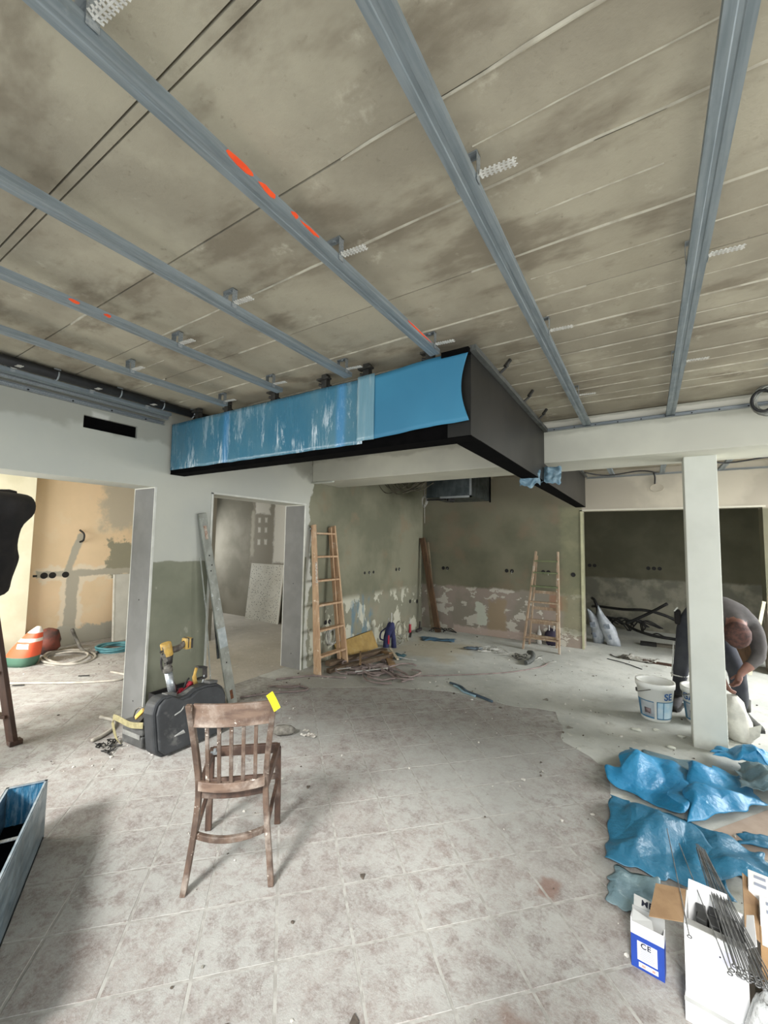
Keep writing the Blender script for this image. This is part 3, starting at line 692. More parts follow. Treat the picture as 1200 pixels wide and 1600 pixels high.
tag(o, 'blue protective film under crinkled clear film, on the long left stretch of the duct', 'film')
def zt(x): return 2.645 - 0.02*max(0, (-1.05-x)/0.35)
def zb(x): return 2.235 + 0.020*math.sin((x+1.3)*3.2)
k_ = NT('clean_blue_film'); c_ = k_.mix(k_.ramp(k_.noise(1.5, 3), 0.35, 0.65), lin((62, 130, 160)), lin((56, 120, 150)))
k_.bump(k_.noise(5, 4), 0.2, 0.01); M_cleanblue = k_.done(c_, 0.5, 0, 0.4)
o = film_sheet(-1.42, -0.79, zt, zb, 2.2, 0.012, y0=2.082, bow=True, nu=60, seed=4).build('duct_film', M_cleanblue, smooth=True, solid=0.001)
tag(o, 'smooth clean blue film over the right end of the duct front', 'film')
def clearstrip():
    k = NT('clear_crinkled_strip'); c = k.mix(k.ramp(k.noise(6, 5, stretch=(3, 1, .3)), 0.45, 0.65), lin((112, 152, 166)), lin((168, 188, 192)))
    k.bump(k.noise(12, 5, stretch=(3, 1, .3)), 0.6, 0.02); return k.done(c, 0.3, 0, 0.6)
o = film_sheet(-1.53, -1.40, lambda x: 2.64, lambda x: 2.225, 8, 0.012, y0=2.078, nu=16, seed=9).build('clear_film_strip', clearstrip(), smooth=True, solid=0.001)
tag(o, 'greyish crinkled strip of clear film between the milky and the clean blue film', 'film')
def scrap(name, label, c, size, seed, m, flip=1):
    def fn(u, v):
        x = (u-0.5)*size[0]; z = -v*size[1]*(1+0.4*noise.noise(Vector((u*3, seed, 0))))
        return (c[0]+x+0.015*noise.noise(Vector((u*3, v*3, seed))), c[1]+0.035*noise.noise(Vector((u*4+2, v*4, seed)))+0.02*u, c[2]+z+0.012*noise.noise(Vector((u*6, v*3, seed+3))))
    return tag(MB().grid(fn, 14, 12).build(name, m, smooth=True, solid=0.001), label, 'film')
M_scrap = film_material('pale_blue_scrap_film', (104, 136, 152), (176, 194, 200), 0.6, 0.35, (6, 6, 6), 0.6)
scrap('film_scrap', 'small crumpled blue film tuft wrapped under the duct, left of its twin at the beam', (-0.86, 3.72, 2.25), (0.17, 0.14), 2, M_scrap)
scrap('film_scrap', 'larger crumpled pale blue film tuft hanging at the duct where it meets the beam', (-0.73, 3.97, 2.31), (0.17, 0.15), 6, M_scrap)

# galvanised duct of the back area
t = thing('air_duct', 'plain galvanised air duct under the ceiling in the back left corner', 'duct', (-2.6, 5.86, 2.28))
m = MB(); m.box((-0.34, 0, 0.02), (0.41, 0.84, 0.44)); m.build('duct_body', M_sheet, t, bevel=0.004)
m = MB(); m.box((0.38, -0.012, 0.0), (0.41, 0.004, 0.44)); m.box((-0.1, -0.012, 0.0), (0.41, 0.004, 0.03)); m.build('flange', M_track, t)
m = MB(); m.box((0.405, 0.82, 0.0), (0.425, 0.85, 0.45)); m.box((0.405, 0.0, 0.42), (0.425, 0.85, 0.45)); m.build('rear_flange', M_ductdark, t)
m = MB(); m.cyl((0.02, 0.02, -0.01), (0.08, 0.10, -0.03), 0.03, n=10); m.box((-0.33, 0.0, -0.02), (-0.02, 0.05, 0.0)); m.build('damper_motor', M_black_hole, t)
# torn wires left of it
rnd = random.Random(4)
m = MB()
for k in range(9):
    x = -3.6+0.05*k; y = 5.2+rnd.random()*.3
    m.tube(smooth_path([(x, y, 2.70), (x+.2, y+.05, 2.36+rnd.random()*.08), (x+.4, y+.05, 2.32+rnd.random()*.08), (x+.6, y+.05, 2.42+rnd.random()*.1)]), 0.007+0.005*rnd.random(), 5)
tag(m.build('wire_bundle', mat('dusty_dark_wires', (74, 70, 56), (108, 102, 86), 12, 0.85), smooth=True), 'tangled dark wires hanging below the ceiling left of the galvanised duct', 'wires')
def coil(name, label, c, r, axis, n, m, wr=0.006, group=None, spread=0.03, seed=0, tall=1.0, cat='cable coil'):
    rn = random.Random(seed); c = Vector(c); ax = Vector(axis).normalized(); u, v = frame(ax); t = thing(name, label, cat, c, group=group)
    for k in range(n):
        off = Vector([rn.uniform(-1, 1)*spread*.5 for _ in range(3)]); rr = r*(1+rn.uniform(-.14, .14)); a = rn.uniform(-.15, .15)
        pts = [off + (u*math.cos(q)*rr + v*math.sin(q)*rr*tall)+ax*(math.sin(q+k)*spread*.3+a*math.cos(q)*rr) for q in [2*math.pi*i/20 for i in range(21)]]
        MB().tube(pts, wr, 5).build('cable_loop', m, t, smooth=True)
    return t
t = coil('cable_coil', 'small coil of white cable hanging from the ceiling in the back left corner', (-3.04, 6.0, 2.26), 0.07, (0.5, 1, 0), 6, M_wire_white, 0.005, seed=1, tall=1.25)
MB().cyl((0, 0, 0.07), (0, 0, 0.42), 0.004, n=5).build('hanging_wire', M_wire_white, t)
MB().cyl((0.0, 0, -0.07), (0.005, 0, -0.35), 0.003, n=5).build('hanging_wire', M_wire_white, t)
t = coil('cable_coil', 'coil of white and black cable hanging at the right end of the beam', (0.745, 3.86, 2.635), 0.085, (0.35, 1, 0.1), 5, mat('grey_cable', (160, 160, 150), (130, 130, 122), 10, 0.6), 0.007, seed=5, tall=1.1)
MB().tube([(math.cos(q)*.06-.035, -0.03, math.sin(q)*.075) for q in [2*math.pi*i/18 for i in range(19)]], 0.010, 6).build('black_loop', M_wire_black, t, smooth=True)['label'] = 'thick black cable loop'
MB().cyl((0.02, 0, 0.08), (0.03, 0, 0.108), 0.008, n=6).build('hook', M_track, t)

# ================================================================== SOCKETS AND OUTLETS IN THE WALLS
def sockets(label, p, axis, n, r=0.032, gap=0.075, extra=True):
    """round flush boxes let into the plaster; axis = the wall's normal"""
    t = thing('socket_box', label, 'socket', p)
    for k in range(n):
        m = MB(); q = (k-(n-1)/2)*gap
        a = (0, q, 0) if axis == 'x' else (q, 0, 0); s = Vector((0.004, 0, 0)) if axis == 'x' else Vector((0, -0.004, 0))
        if axis == 'X': a = (0, q, 0); s = Vector((0.004, 0, 0))
        m.cyl(Vector(a)-s*3, Vector(a)+s, r, n=14); m.build('flush_box', M_black_hole, t)
        if extra and k % 2: MB().tube([Vector(a)+s, Vector(a)+s*6+Vector((0, 0.004, -0.02)), Vector(a)+s*4+Vector((0, .008, -0.05))], 0.003, 5).build('wire_end', M_wire_white, t)
    return t
sockets('pair of black socket boxes on the back wall right of the leaning boards', (-3.18, 7.15, 1.13), 'y', 2, gap=.08)
sockets('pair of black socket boxes in the middle of the back wall', (-2.0, 7.15, 1.14), 'y', 2, gap=.09)
sockets('pair of black socket boxes behind the upper part of the open stepladder', (-1.41, 7.15, 1.15), 'y', 2, gap=.08)
sockets('single black socket box on the back wall between the stepladder and the wide opening', (-1.00, 7.15, 1.13), 'y', 1, .035)
sockets('row of small black holes high on the left wall right of the orange ladder', (-3.66, 5.35, 1.12), 'x', 3, .022, .12)
sockets('pair of black socket boxes on the left wall towards the back corner', (-3.66, 6.22, 1.13), 'x', 2, .028, .10)
sockets('single black socket box low on the left wall by the back corner', (-3.66, 6.68, 0.53), 'x', 1, .035)
sockets('low socket box with loose cable beside the back corner of the left wall', (-3.66, 6.95, 0.50), 'x', 1, .038)
sockets('pair of black socket holes seen between the rungs of the orange ladder', (-3.66, 4.38, 0.51), 'x', 2, .03, .08)
t = sockets('pair of round black socket boxes in the peach wall of the left room', (-7.30, 2.49, 1.035), 'x', 2, .045, .10, False)
sockets('single round black socket box right of the pair in the peach wall', (-7.30, 2.70, 1.035), 'x', 1, .045, .1, False)
sockets('small socket boxes in the dark far room seen through the wide opening', (0.09, 9.4, 1.18), 'y', 3, .035, .09, False)
sockets('small black socket beside the left edge of the wide opening in the far room', (-0.96, 9.4, 1.19), 'y', 2, .035, .09, False)
tag(MB().tube(smooth_path([(-7.30, 2.86, 1.52), (-7.22, 2.87, 1.55), (-7.2, 2.865, 1.64), (-7.26, 2.83, 1.70)]), 0.014, 6).build('cable_stub', M_wire_black, smooth=True), 'short black cable stub curling out of the peach wall', 'cable')
tag(MB().box((-7.301, 2.31, 1.02), (-7.296, 2.36, 1.05)).build('outlet_slot', M_black_hole), 'small dark slot left of the round sockets in the peach wall', 'socket')

# ================================================================== CHAIR
WOOD = dusty('worn_brown_wood', (106, 86, 72), (80, 64, 54), (170, 160, 148), 0.75, 11, 0.6, (3, 3, 1), 0.3, (206, 196, 182))
WOOD_RAIL = dusty('worn_brown_wood_rail', (122, 100, 84), (94, 74, 62), (196, 184, 170), 0.9, 9, 0.55, (1, 1, 4), 0.3, (218, 212, 200))
WOOD_DARK = dusty('dark_brown_wood', (88, 66, 54), (64, 48, 40), (130, 116, 104), 0.4, 9, 0.6, (3, 3, 1), 0.2)
ch = thing('wooden_chair', 'worn brown slat-back wooden chair without a seat panel, standing with its back to us', 'chair', (-1.66, 1.33, 0), math.atan2(.67, .74))
def leg_path(pts, w, t, name, m=WOOD):
    P = smooth_path(pts, 4); b = MB(); n = len(P)
    for i, p in enumerate(P): b.v += [tuple(p+Vector((sx*w/2, sy*t/2, 0))) for sx, sy in ((-1,-1),(1,-1),(1,1),(-1,1))]
    b.f = [(i*4+j, i*4+(j+1) % 4, (i+1)*4+(j+1) % 4, (i+1)*4+j) for i in range(n-1) for j in range(4)] + [(3, 2, 1, 0), tuple((n-1)*4+j for j in range(4))]
    b.mi = [0]*len(b.f); return b.build(name, m, ch, bevel=0.004)
for s in (-1, 1):
    leg_path([(s*.192, 0.0, 0), (s*.178, .018, .12), (s*.158, .03, .30), (s*.150, .022, .45), (s*.160, -.02, .62), (s*.174, -.055, .76), (s*.184, -.085, .862)], .026, .034, 'rear_leg')
    leg_path([(s*.185, .43, 0), (s*.183, .42, .2), (s*.178, .40, .43)], .032, .032, 'front_leg', WOOD_DARK)
def arc_bar(name, x, y0, z0, z1, t, bow, m=WOOD, n=14, zb=0.0, x1=None):
    b = MB()
    for k in range(n+1):
        u = -1+2*k/n; X = x*u; Y = y0 - bow*(1-u*u); Z = zb*(1-u*u)
        b.v += [(X, Y-t/2, z0+Z), (X, Y+t/2, z0+Z), (X, Y+t/2, z1+Z), (X, Y-t/2, z1+Z)]
    b.f = [(i*4+j, i*4+(j+1) % 4, (i+1)*4+(j+1) % 4, (i+1)*4+j) for i in range(n) for j in range(4)] + [(3, 2, 1, 0), tuple(n*4+j for j in range(4))]
    b.mi = [0]*len(b.f); return b.build(name, m, ch, bevel=0.003)
top = arc_bar('top_rail', .170, -.062, .757, .858, .018, .020, WOOD_RAIL)
arc_bar('lower_back_rail', .148, .000, .448, .490, .020, .032, WOOD_RAIL)
for k in range(5):
    x = (-.104+.052*k); bow0 = .034*(1-(x/.148)**2); bow1 = .020*(1-(x/.17)**2)
    MB().bar((x, .002-bow0, .475), (x*1.03, -.060-bow1, .775), .017, .010, (0, 1, 0)).build('back_slat', WOOD, ch, bevel=.002)
arc_bar('rear_seat_rail', .142, .030, .400, .446, .022, .020, WOOD_DARK)
m = MB(); m.bar((-.148, .03, .425), (-.178, .41, .425), .022, .05); m.build('side_seat_rail', WOOD_DARK, ch, bevel=.003)
m = MB(); m.bar((.148, .03, .425), (.178, .41, .425), .022, .05); m.build('side_seat_rail', WOOD_DARK, ch, bevel=.003)
m = MB(); m.bar((-.175, .405, .425), (.175, .405, .425), .024, .05); m.build('front_seat_rail', WOOD_DARK, ch, bevel=.003)
arc_bar('rear_stretcher', .162, .036, .220, .246, .022, .055)
m = MB(); m.bar((-.178, .405, .27), (.178, .405, .27), .020, .028); m.build('front_stretcher', WOOD_DARK, ch, bevel=.003)
m = MB(); m.bar((-.160, .04, .235), (-.18, .40, .25), .018, .024); m.build('side_stretcher', WOOD_DARK, ch, bevel=.003)
m = MB(); m.bar((.160, .04, .235), (.18, .40, .25), .018, .024); m.build('side_stretcher', WOOD_DARK, ch, bevel=.003)
m = MB(); m.box((-.172, .335, .44), (-.135, .35, .455)); m.cyl((-.15, .34, .45), (-.15, .34, .47), .008, n=8); m.build('corner_bracket', M_track, ch)
# yellow paper strip stuck on the right post
Mc = Matrix.Translation((0, 0, 0))
def pt(x, y, dist):  # a point on the ray of a chair-top detail, used once to size the paper
    return None
m = MB()
def paper(u, v):
    return ((u-.5)*.036, .003*math.sin(v*3.2), (v-.5)*.080 + 0)
m.grid(paper, 3, 10)
o = m.build('paper_strip', mat('yellow_paper', (250, 236, 22), (242, 226, 20), 4, 0.7), solid=0.0006)
o.location = (-1.452, 1.372, .868); o.rotation_euler = (R(-12), R(-37), R(25))
tag(o, 'bright yellow paper strip stuck to the top right corner of the chair back', 'paper note')

# ================================================================== LADDERS
PINE = dusty('pine_wood', (186, 156, 122), (166, 132, 100), (200, 184, 162), 0.45, 7, 0.65, (5, 5, .6), 0.25, (226, 212, 190))
PALE = dusty('weathered_pine', (168, 146, 120), (148, 124, 100), (190, 182, 168), 0.55, 7, 0.75, (5, 5, .6), 0.25, (204, 196, 182))
BROWNW = dusty('brown_timber', (98, 72, 48), (74, 54, 36), (120, 100, 78), 0.3, 6, 0.75, (4, 4, .5), 0.3)
BROWND = dusty('brown_door_stile', (74, 50, 36), (58, 40, 30), (104, 84, 68), 0.2, 6, 0.7, (4, 4, .5), 0.2)
# orange-brown ladder folded and leaning against the left wall
t = thing('wooden_ladder', 'tall orange-brown wooden stepladder, folded, leaning against the left wall right of the second doorway', 'ladder', (-3.34, 4.12, 0))
A0, A1 = Vector((0, -.27, 0)), Vector((-.255, -.14, 1.80)); B0, B1 = Vector((0, .26, 0)), Vector((-.255, .25, 1.80))
for a, b in ((A0, A1), (B0, B1)):
    MB().bar(a, b, .028, .085, (1, 0, .14), .028, .07).build('stile', PINE, t, bevel=.003)
for k in range(6):
    q = 0.115+0.165*k; a = A0.lerp(A1, q); b = B0.lerp(B1, q)
    MB().bar(a+Vector((.0, .01, 0)), b-Vector((0, .01, 0)), .080, .024).build('rung', PINE, t, bevel=.002)
for a, b in ((A0+Vector((-.07, .035, 0)), A1+Vector((-.03, .03, -.02))), (B0+Vector((-.07, -.035, 0)), B1+Vector((-.03, -.03, -.02)))):
    MB().bar(a, b, .024, .05, (1, 0, .14)).build('rear_stile', PINE, t, bevel=.003)
m = MB()
for a in (A1, B1): m.cyl(a+Vector((-.03, -.03, -.05)), a+Vector((-.03, .03, -.05)), .012, n=8)
m.build('hinge', M_track, t)
m = MB(); m.box((-.0485, -.2562, 1.08), (-.046, -.205, 1.30)); 
sk = MB(); sk.bar(A0.lerp(A1, .60)+Vector((.038, -.0145, 0)), A0.lerp(A1, .74)+Vector((.036, -.0145, 0)), .001, .03, (1, 0, .14)); sk.build('worn_sticker', mat('worn_white_sticker', (214, 210, 200), (150, 130, 110), 60, .8), t)
# open ladder at the back wall
t = thing('wooden_ladder', 'pale weathered wooden stepladder standing open in front of the back wall', 'ladder', (-1.39, 6.62, 0))
A0, A1 = Vector((-.26, 0, 0)), Vector((-.09, .17, 1.49)); B0, B1 = Vector((.26, 0, 0)), Vector((.23, .17, 1.49))
for a, b in ((A0, A1), (B0, B1)): MB().bar(a, b, .026, .05, (0, 1, -.1)).build('stile', PALE, t, bevel=.002)
GREENW = dusty('green_stained_rung', (112, 118, 84), (96, 104, 74), (140, 136, 112), .4, 8, .8)
for k, q in enumerate((.12, .30, .48, .64, .78, .90)):
    MB().bar(A0.lerp(A1, q), B0.lerp(B1, q), .07, .022).build('rung', GREENW if q > .6 else PALE, t, bevel=.002)
C0, C1 = Vector((-.25, .36, 0)), Vector((-.08, .19, 1.42)); D0, D1 = Vector((.16, .36, 0)), Vector((.22, .19, 1.42))
for a, b in ((C0, C1), (D0, D1)): MB().bar(a, b, .024, .042, (0, 1, .1)).build('rear_stile', PALE, t, bevel=.002)
for q in (.10, .26, .42, .60): MB().bar(C0.lerp(C1, q), D0.lerp(D1, q), .014, .045).build('rear_rail', PALE, t)
# dark stepladder in the first doorway with a jacket over it
t = thing('wooden_ladder', 'dark brown wooden stepladder in the left doorway, mostly outside the picture', 'ladder', (-4.35, .95, 0))
def T(x, y, z): return Vector((x+4.35, y-.95, z))
for a, b in ((T(-4.15, 1.27, 0), T(-4.28, .98, 1.86)), (T(-4.70, .90, 0), T(-4.55, .86, 1.86)), (T(-3.88, .97, 0), T(-4.16, .96, 1.83)), (T(-4.4, .62, 0), T(-4.44, .80, 1.83))):
    MB().bar(a, b, .035, .07, (1, .4, 0)).build('stile', BROWND, t, bevel=.003)
for q in (.12, .3, .48, .66, .84): MB().bar(T(-4.15, 1.27, 0).lerp(T(-4.28, .98, 1.86), q), T(-4.70, .90, 0).lerp(T(-4.55, .86, 1.86), q), .07, .025).build('rung', BROWND, t)
MB().box(T(-4.18, 1.24, 0), T(-4.11, 1.32, .035)).build('foot_block', BROWND, t, bevel=.003)
def jacket():
    m = MB(); rn = 0
    prof = [(1.955, .13, 0.11), (1.93, .22, .13), (1.88, .285, .13), (1.82, .28, .13), (1.76, .25, .12), (1.70, .20, .11), (1.62, .17, .10), (1.52, .15, .10), (1.45, .145, .10), (1.42, .16, .10), (1.38, .155, .095), (1.31, .13, .09), (1.22, .12, .085), (1.14, .10, .08), (1.10, .06, .05)]
    n = 28
    for k, (z, rx, ry) in enumerate(prof):
        for j in range(n):
            a = 2*math.pi*j/n; q = 1+.20*noise.noise(Vector((math.cos(a)*2.2, math.sin(a)*2.2, z*7)))+.16*noise.noise(Vector((math.cos(a)*5, math.sin(a)*5, z*18)))
            m.v.append((math.cos(a)*rx*q*1.0, math.sin(a)*ry*q*1.7, z-1.5))
    m.f = [(i*n+j, i*n+(j+1) % n, (i+1)*n+(j+1) % n, (i+1)*n+j) for i in range(len(prof)-1) for j in range(n)] + [tuple(range(n)), tuple((len(prof)-1)*n+j for j in range(n-1, -1, -1))]
    m.mi = [0]*len(m.f); return m
M_black_cloth = mat('black_cloth', (22, 20, 20), (32, 29, 28), 8, .9, bump=.5, bs=20)
t = thing('black_jacket', 'black work jacket hanging bunched over the top of the dark ladder in the left doorway', 'jacket', (-4.46, 1.13, 1.5), R(15))
jacket().build('body', M_black_cloth, t, smooth=True, sub=1)
m = MB(); m.tube(smooth_path([(-.18, .05, .34), (-.23, .10, .18), (-.19, .12, 0), (-.15, .12, -.22), (-.14, .10, -.40)]), [.07]*5+[.062]*5+[.055]*5+[.045]*5+[.04], 12)
m.build('sleeve', M_black_cloth, t, smooth=True)
m = MB(); m.blob((.02, .02, .44), (.12, .10, .04), 4, .3, 12, 6); m.build('collar', M_black_cloth, t, smooth=True)

# ================================================================== LEVELLING BOARD, BOARDS AND PANELS
ALU = dusty('dusty_aluminium', (150, 152, 142), (128, 130, 120), (176, 176, 166), .6, 7, .55, (2, 2, 1), .15, (196, 200, 198))
t = thing('levelling_board', 'long grey aluminium levelling board leaning on the pillar between the two doorways', 'levelling board', (-3.45, 2.73, 0))
A, B = Vector((0, 0, .0)), Vector((-.185, -.30, 1.845))
def lb(q, s): # point along the board
    return A.lerp(B, q) + Vector((.0, s, 0))
m = MB(); m.bar(A, B, .100, .022, (1, 0, .1), .085, .022); m.build('extrusion', ALU, t, bevel=.003)
m = MB(); m.bar(A.lerp(B, .93)+Vector((.0115, 0, .01)), A.lerp(B, .86)+Vector((.0115, 0, .01)), .03, .004, (1, 0, .1)); m.build('hand_slot', mat('rusty_slot', (150, 110, 90), (186, 176, 160), 30, .8), t)
m = MB(); m.bar(A.lerp(B, .03)+Vector((.0115, .0, 0)), A.lerp(B, .075)+Vector((.0115, 0, 0)), .03, .004, (1, 0, .1)); m.build('hand_slot', mat('rust_brown', (120, 74, 44), (90, 58, 38), 30, .8), t)['label'] = 'rusty brown slot at the foot of the board'
m = MB(); m.bar(A.lerp(B, .30)+Vector((.0115, 0, 0)), A.lerp(B, .40)+Vector((.0115, 0, 0)), .088, .003, (1, 0, .1)); m.build('label_sticker', mat('worn_silver_sticker', (186, 192, 190), (160, 168, 168), 12, .6), t)
for q, s in ((.78, .0), (.73, .01), (.22, .0), (.70, -.01)):
    m = MB(); c = A.lerp(B, q)+Vector((.0112, s, 0)); m.cyl(c, c+Vector((.002, 0, 0)), .007, n=8); m.build('rivet', M_black_hole, t)
# narrow metal rod beside it
t = tag(MB().tube([(-3.50, 2.545, .0), (-3.54, 2.46, .9), (-3.60, 2.41, 1.42)], .007, 6).build('thin_rod', ALU), 'thin grey rod leaning beside the levelling board on the pillar', 'rod')
t = tag(MB().bar((-3.52, 2.60, .45), (-3.57, 2.56, .96), .022, .012, (1, 0, .1)).build('narrow_bar', mat('dark_steel', (66, 68, 68), (90, 92, 90), 20, .5, .5)), 'short dark steel bar standing behind the levelling board', 'bar')
# leaning boards in the back corner
t = thing('leaning_board', 'dark brown timber board leaning in the back left corner, in front of its twin', 'board', (-3.20, 6.90, 0))
MB().bar((0, 0, 0), (-.40, .12, 1.68), .10, .05, (0, -1, .1)).build('board', BROWNW, t, bevel=.003)
t = thing('leaning_board', 'broad dusty board leaning behind the dark brown timber in the back left corner', 'board', (-3.36, 7.07, 0))
MB().bar((0, 0, 0), (-.22, .05, 1.60), .13, .022, (0, -1, .1)).build('board', dusty('dusty_board', (138, 122, 96), (112, 98, 76), (160, 150, 130), .5, 6, .8), t, bevel=.003)
# plasterboard against the peach wall
M_pb = mat('white_plasterboard', (206, 204, 194), (196, 194, 184), 4, .9); M_pbe = mat('plasterboard_edge', (236, 234, 224), (226, 222, 210), 10, .9)
t = thing('plasterboard_panel', 'grey-white plasterboard panel leaning on the peach wall beside the left doorway lining', 'plasterboard', (-6.98, 3.25, 0))
m = MB(); m.add([(0, 0, 0), (0, .72, 0), (-.30, .72, 1.0), (-.30, .10, 1.0), (-.015, 0, 0), (-.015, .72, 0), (-.315, .72, 1.0), (-.315, .10, 1.0)], [(0, 1, 2, 3), (7, 6, 5, 4), (0, 3, 7, 4), (1, 0, 4, 5), (2, 1, 5, 6), (3, 2, 6, 7)]); m.build('board', M_pb, t)
m = MB(); m.bar((.002, .008, 0), (-.298, .108, 1.0), .022, .006, (1, 0, .3)); m.build('paper_edge', M_pbe, t)
# perforated panel in the back room
def dotted():
    k = NT('speckled_panel_face'); c = k.mix(k.ramp(k.noise(3, 4, obj=True), .35, .65), lin((214, 211, 198)), lin((204, 200, 186))); return k.done(c, .9)
t = thing('acoustic_panel', 'white perforated panel speckled with small dark holes, leaning in the room beyond the second doorway', 'panel', (-6.50, 5.70, 0))
Mp = Matrix.Rotation(R(-6), 4, 'X')
m = MB(); m.box((-.42, -.01, 0), (.52, .01, 1.12), Mp); m.build('board', dotted(), t, bevel=.003)
rn = random.Random(5); m = MB(); used = []
for _ in range(420):
    x, z = rn.uniform(-.40, .50), rn.uniform(.02, 1.10)
    if any((x-a)**2+(z-b)**2 < .0009 for a, b in used): continue
    used.append((x, z)); r = rn.choice((.006, .008, .010)); pts = [(x+r*math.cos(q), -.0112, z+r*.9*math.sin(q)) for q in [2*math.pi*i/6 for i in range(6)]]
    m.add([Mp @ Vector(p) for p in pts], [tuple(range(6))])
tag(m.build('holes', M_black_hole, t, weld=False), kind='stuff')
MB().box((.505, -.014, 0), (.525, .012, 1.12), Mp).build('edge_strip', M_pbe, t)
# timber pole by the far opening's right side
tag(MB().bar((1.05, 7.02, 0), (1.235, 7.115, .92), .035, .022, (0, -1, 0)).build('pale_batten', mat('pale_batten_wood', (222, 214, 186), (206, 196, 166), 6, .8)), 'pale wooden batten leaning at the right side of the wide opening, behind the worker', 'batten')
tag(MB().bar((1.02, 7.48, .0), (1.02, 7.60, .50), .36, .025, (0, -1, 0)).build('brown_board', BROWNW), 'brown board standing behind the pale batten at the right edge of the picture', 'board')
# yellowish panel and offcuts by the orange ladder
t = thing('chipboard_panel', 'yellowish chipboard sheet standing on edge at the left wall behind the orange ladder', 'board', (-3.50, 4.95, 0))
m = MB(); m.add([(0, -.45, 0), (.02, .42, 0), (-.10, .42, .24), (-.13, -.45, .20), (-.02, -.45, 0), (0, .42, 0), (-.12, .42, .24), (-.15, -.45, .20)], [(0, 1, 2, 3), (7, 6, 5, 4), (0, 3, 7, 4), (1, 0, 4, 5), (2, 1, 5, 6), (3, 2, 6, 7)]); m.build('sheet', dusty('chipboard_yellow', (164, 136, 78), (148, 122, 70), (180, 164, 120), .4, 9, .8), t)
OFF = dusty('timber_offcut', (150, 120, 84), (116, 92, 64), (170, 156, 132), .45, 6, .8)
OFFD = dusty('dark_offcut', (104, 86, 66), (84, 68, 52), (136, 124, 106), .45, 6, .8)
for (a, b, w_, t_, m_, lab) in (
    ((-3.30, 3.98, .03), (-2.98, 4.95, .06), .07, .05, OFFD, 'dark squared timber offcut on the floor, foremost of the pile behind the orange ladder'),
    ((-3.05, 4.30, .075), (-3.35, 4.72, .095), .025, .02, OFF, 'thin pale stick lying across the dark offcut beside the orange ladder'),
    ((-3.05, 4.95, .03), (-2.78, 4.62, .03), .09, .04, OFF, 'short broad offcut lying flat at the right end of the timber pile'),
    ((-3.12, 5.12, .09), (-2.80, 4.80, .065), .03, .02, mat('fresh_white_lath', (214, 204, 180), (190, 176, 150), 8, .8), 'pale fresh-cut lath on top of the timber pile'),
    ((-3.30, 5.10, .04), (-2.98, 4.92, .08), .06, .03, OFF, 'medium offcut lying behind the pale lath of the timber pile'),
    ((-3.45, 4.15, .05), (-3.22, 5.15, .05), .10, .05, OFFD, 'long dark board lying along the left wall behind the timber pile')):
    tag(MB().bar(a, b, w_, t_).build('timber_offcut', m_, bevel=.002), lab, 'offcut', 'timber offcuts by the orange ladder')

# ================================================================== TOOLS BY THE PILLAR
M_case = dusty('black_plastic_case', (40, 42, 44), (52, 54, 56), (110, 110, 106), .12, 8, .5)
M_case2 = dusty('dusty_grey_case', (78, 78, 76), (62, 62, 60), (140, 138, 130), .55, 10, .6)
M_dewalt = dusty('yellow_tool_plastic', (206, 168, 84), (184, 146, 66), (196, 178, 144), .8, 22, .6)
M_darkp = mat('dark_tool_plastic', (44, 42, 40), (66, 62, 58), 20, .6)
M_dusty_metal = metal('dusty_tool_metal', (128, 124, 116), (92, 90, 84), .5, .4)
t = thing('tool_case', 'large black rounded plastic tool case standing upright in front of the pillar', 'tool case', (-3.03, 1.745, 0), 0)
poly = [(.05, 0), (.00, .05), (-.02, .32), (.0, .385), (.05, .425), (.12, .420), (.20, .375), (.27, .38), (.33, .41), (.42, .415), (.52, .40), (.575, .36), (.60, .30), (.60, .05), (.56, 0)]
Mx = Matrix(((0, 0, 1, 0), (1, 0, 0, 0), (0, 1, 0, 0), (0, 0, 0, 1)))
tl = Matrix.Rotation(R(-5), 4, 'Y')
m = MB(); m.prism(poly, -.135, .0, tl @ Mx); m.build('lower_shell', M_case, t, bevel=.018, smooth=False)
m = MB(); m.prism([(x*.93+.02, z*.93+.015) for x, z in poly], -.0, .03, tl @ Mx); m.build('lid_panel', M_case, t, bevel=.012)
m = MB(); m.prism([(.13, .40), (.20, .36), (.27, .365), (.34, .395), (.34, .415), (.27, .39), (.20, .385), (.13, .423)], -.09, -.04, tl @ Mx); m.build('handle', M_case2, t, bevel=.004)
for a in (.10, .46):
    MB().prism([(a, .405), (a+.075, .394), (a+.08, .417), (a+.005, .429)], -.10, -.02, tl @ Mx).build('latch', mat('dusty_latch', (98, 98, 94), (76, 76, 74), 20, .6), t, bevel=.003)
M_scr = mat('white_scratch', (196, 196, 190), (170, 170, 166), 10, .7)
for q in ([(.13, .28), (.18, .295), (.205, .32), (.20, .302), (.18, .285), (.13, .272)], [(.13, .13), (.20, .148), (.215, .12), (.205, .142), (.13, .122)]):
    MB().prism(q, .030, .0315, tl @ Mx).build('scratch', M_scr, t)
t = thing('tool_case', 'small dusty grey case half hidden behind the large black one', 'tool case', (-3.49, 1.735, 0), R(4))
MB().box((0, 0, .02), (.26, .22, .105)).build('lower_shell', M_case2, t, bevel=.012); MB().box((0, 0, .108), (.26, .22, .185)).build('lid', M_case2, t, bevel=.014)
MB().box((.02, -.006, .085), (.24, .004, .118)).build('latch_strip', mat('dull_grey_latch', (126, 126, 120), (104, 104, 100), 14, .6), t, bevel=.002)
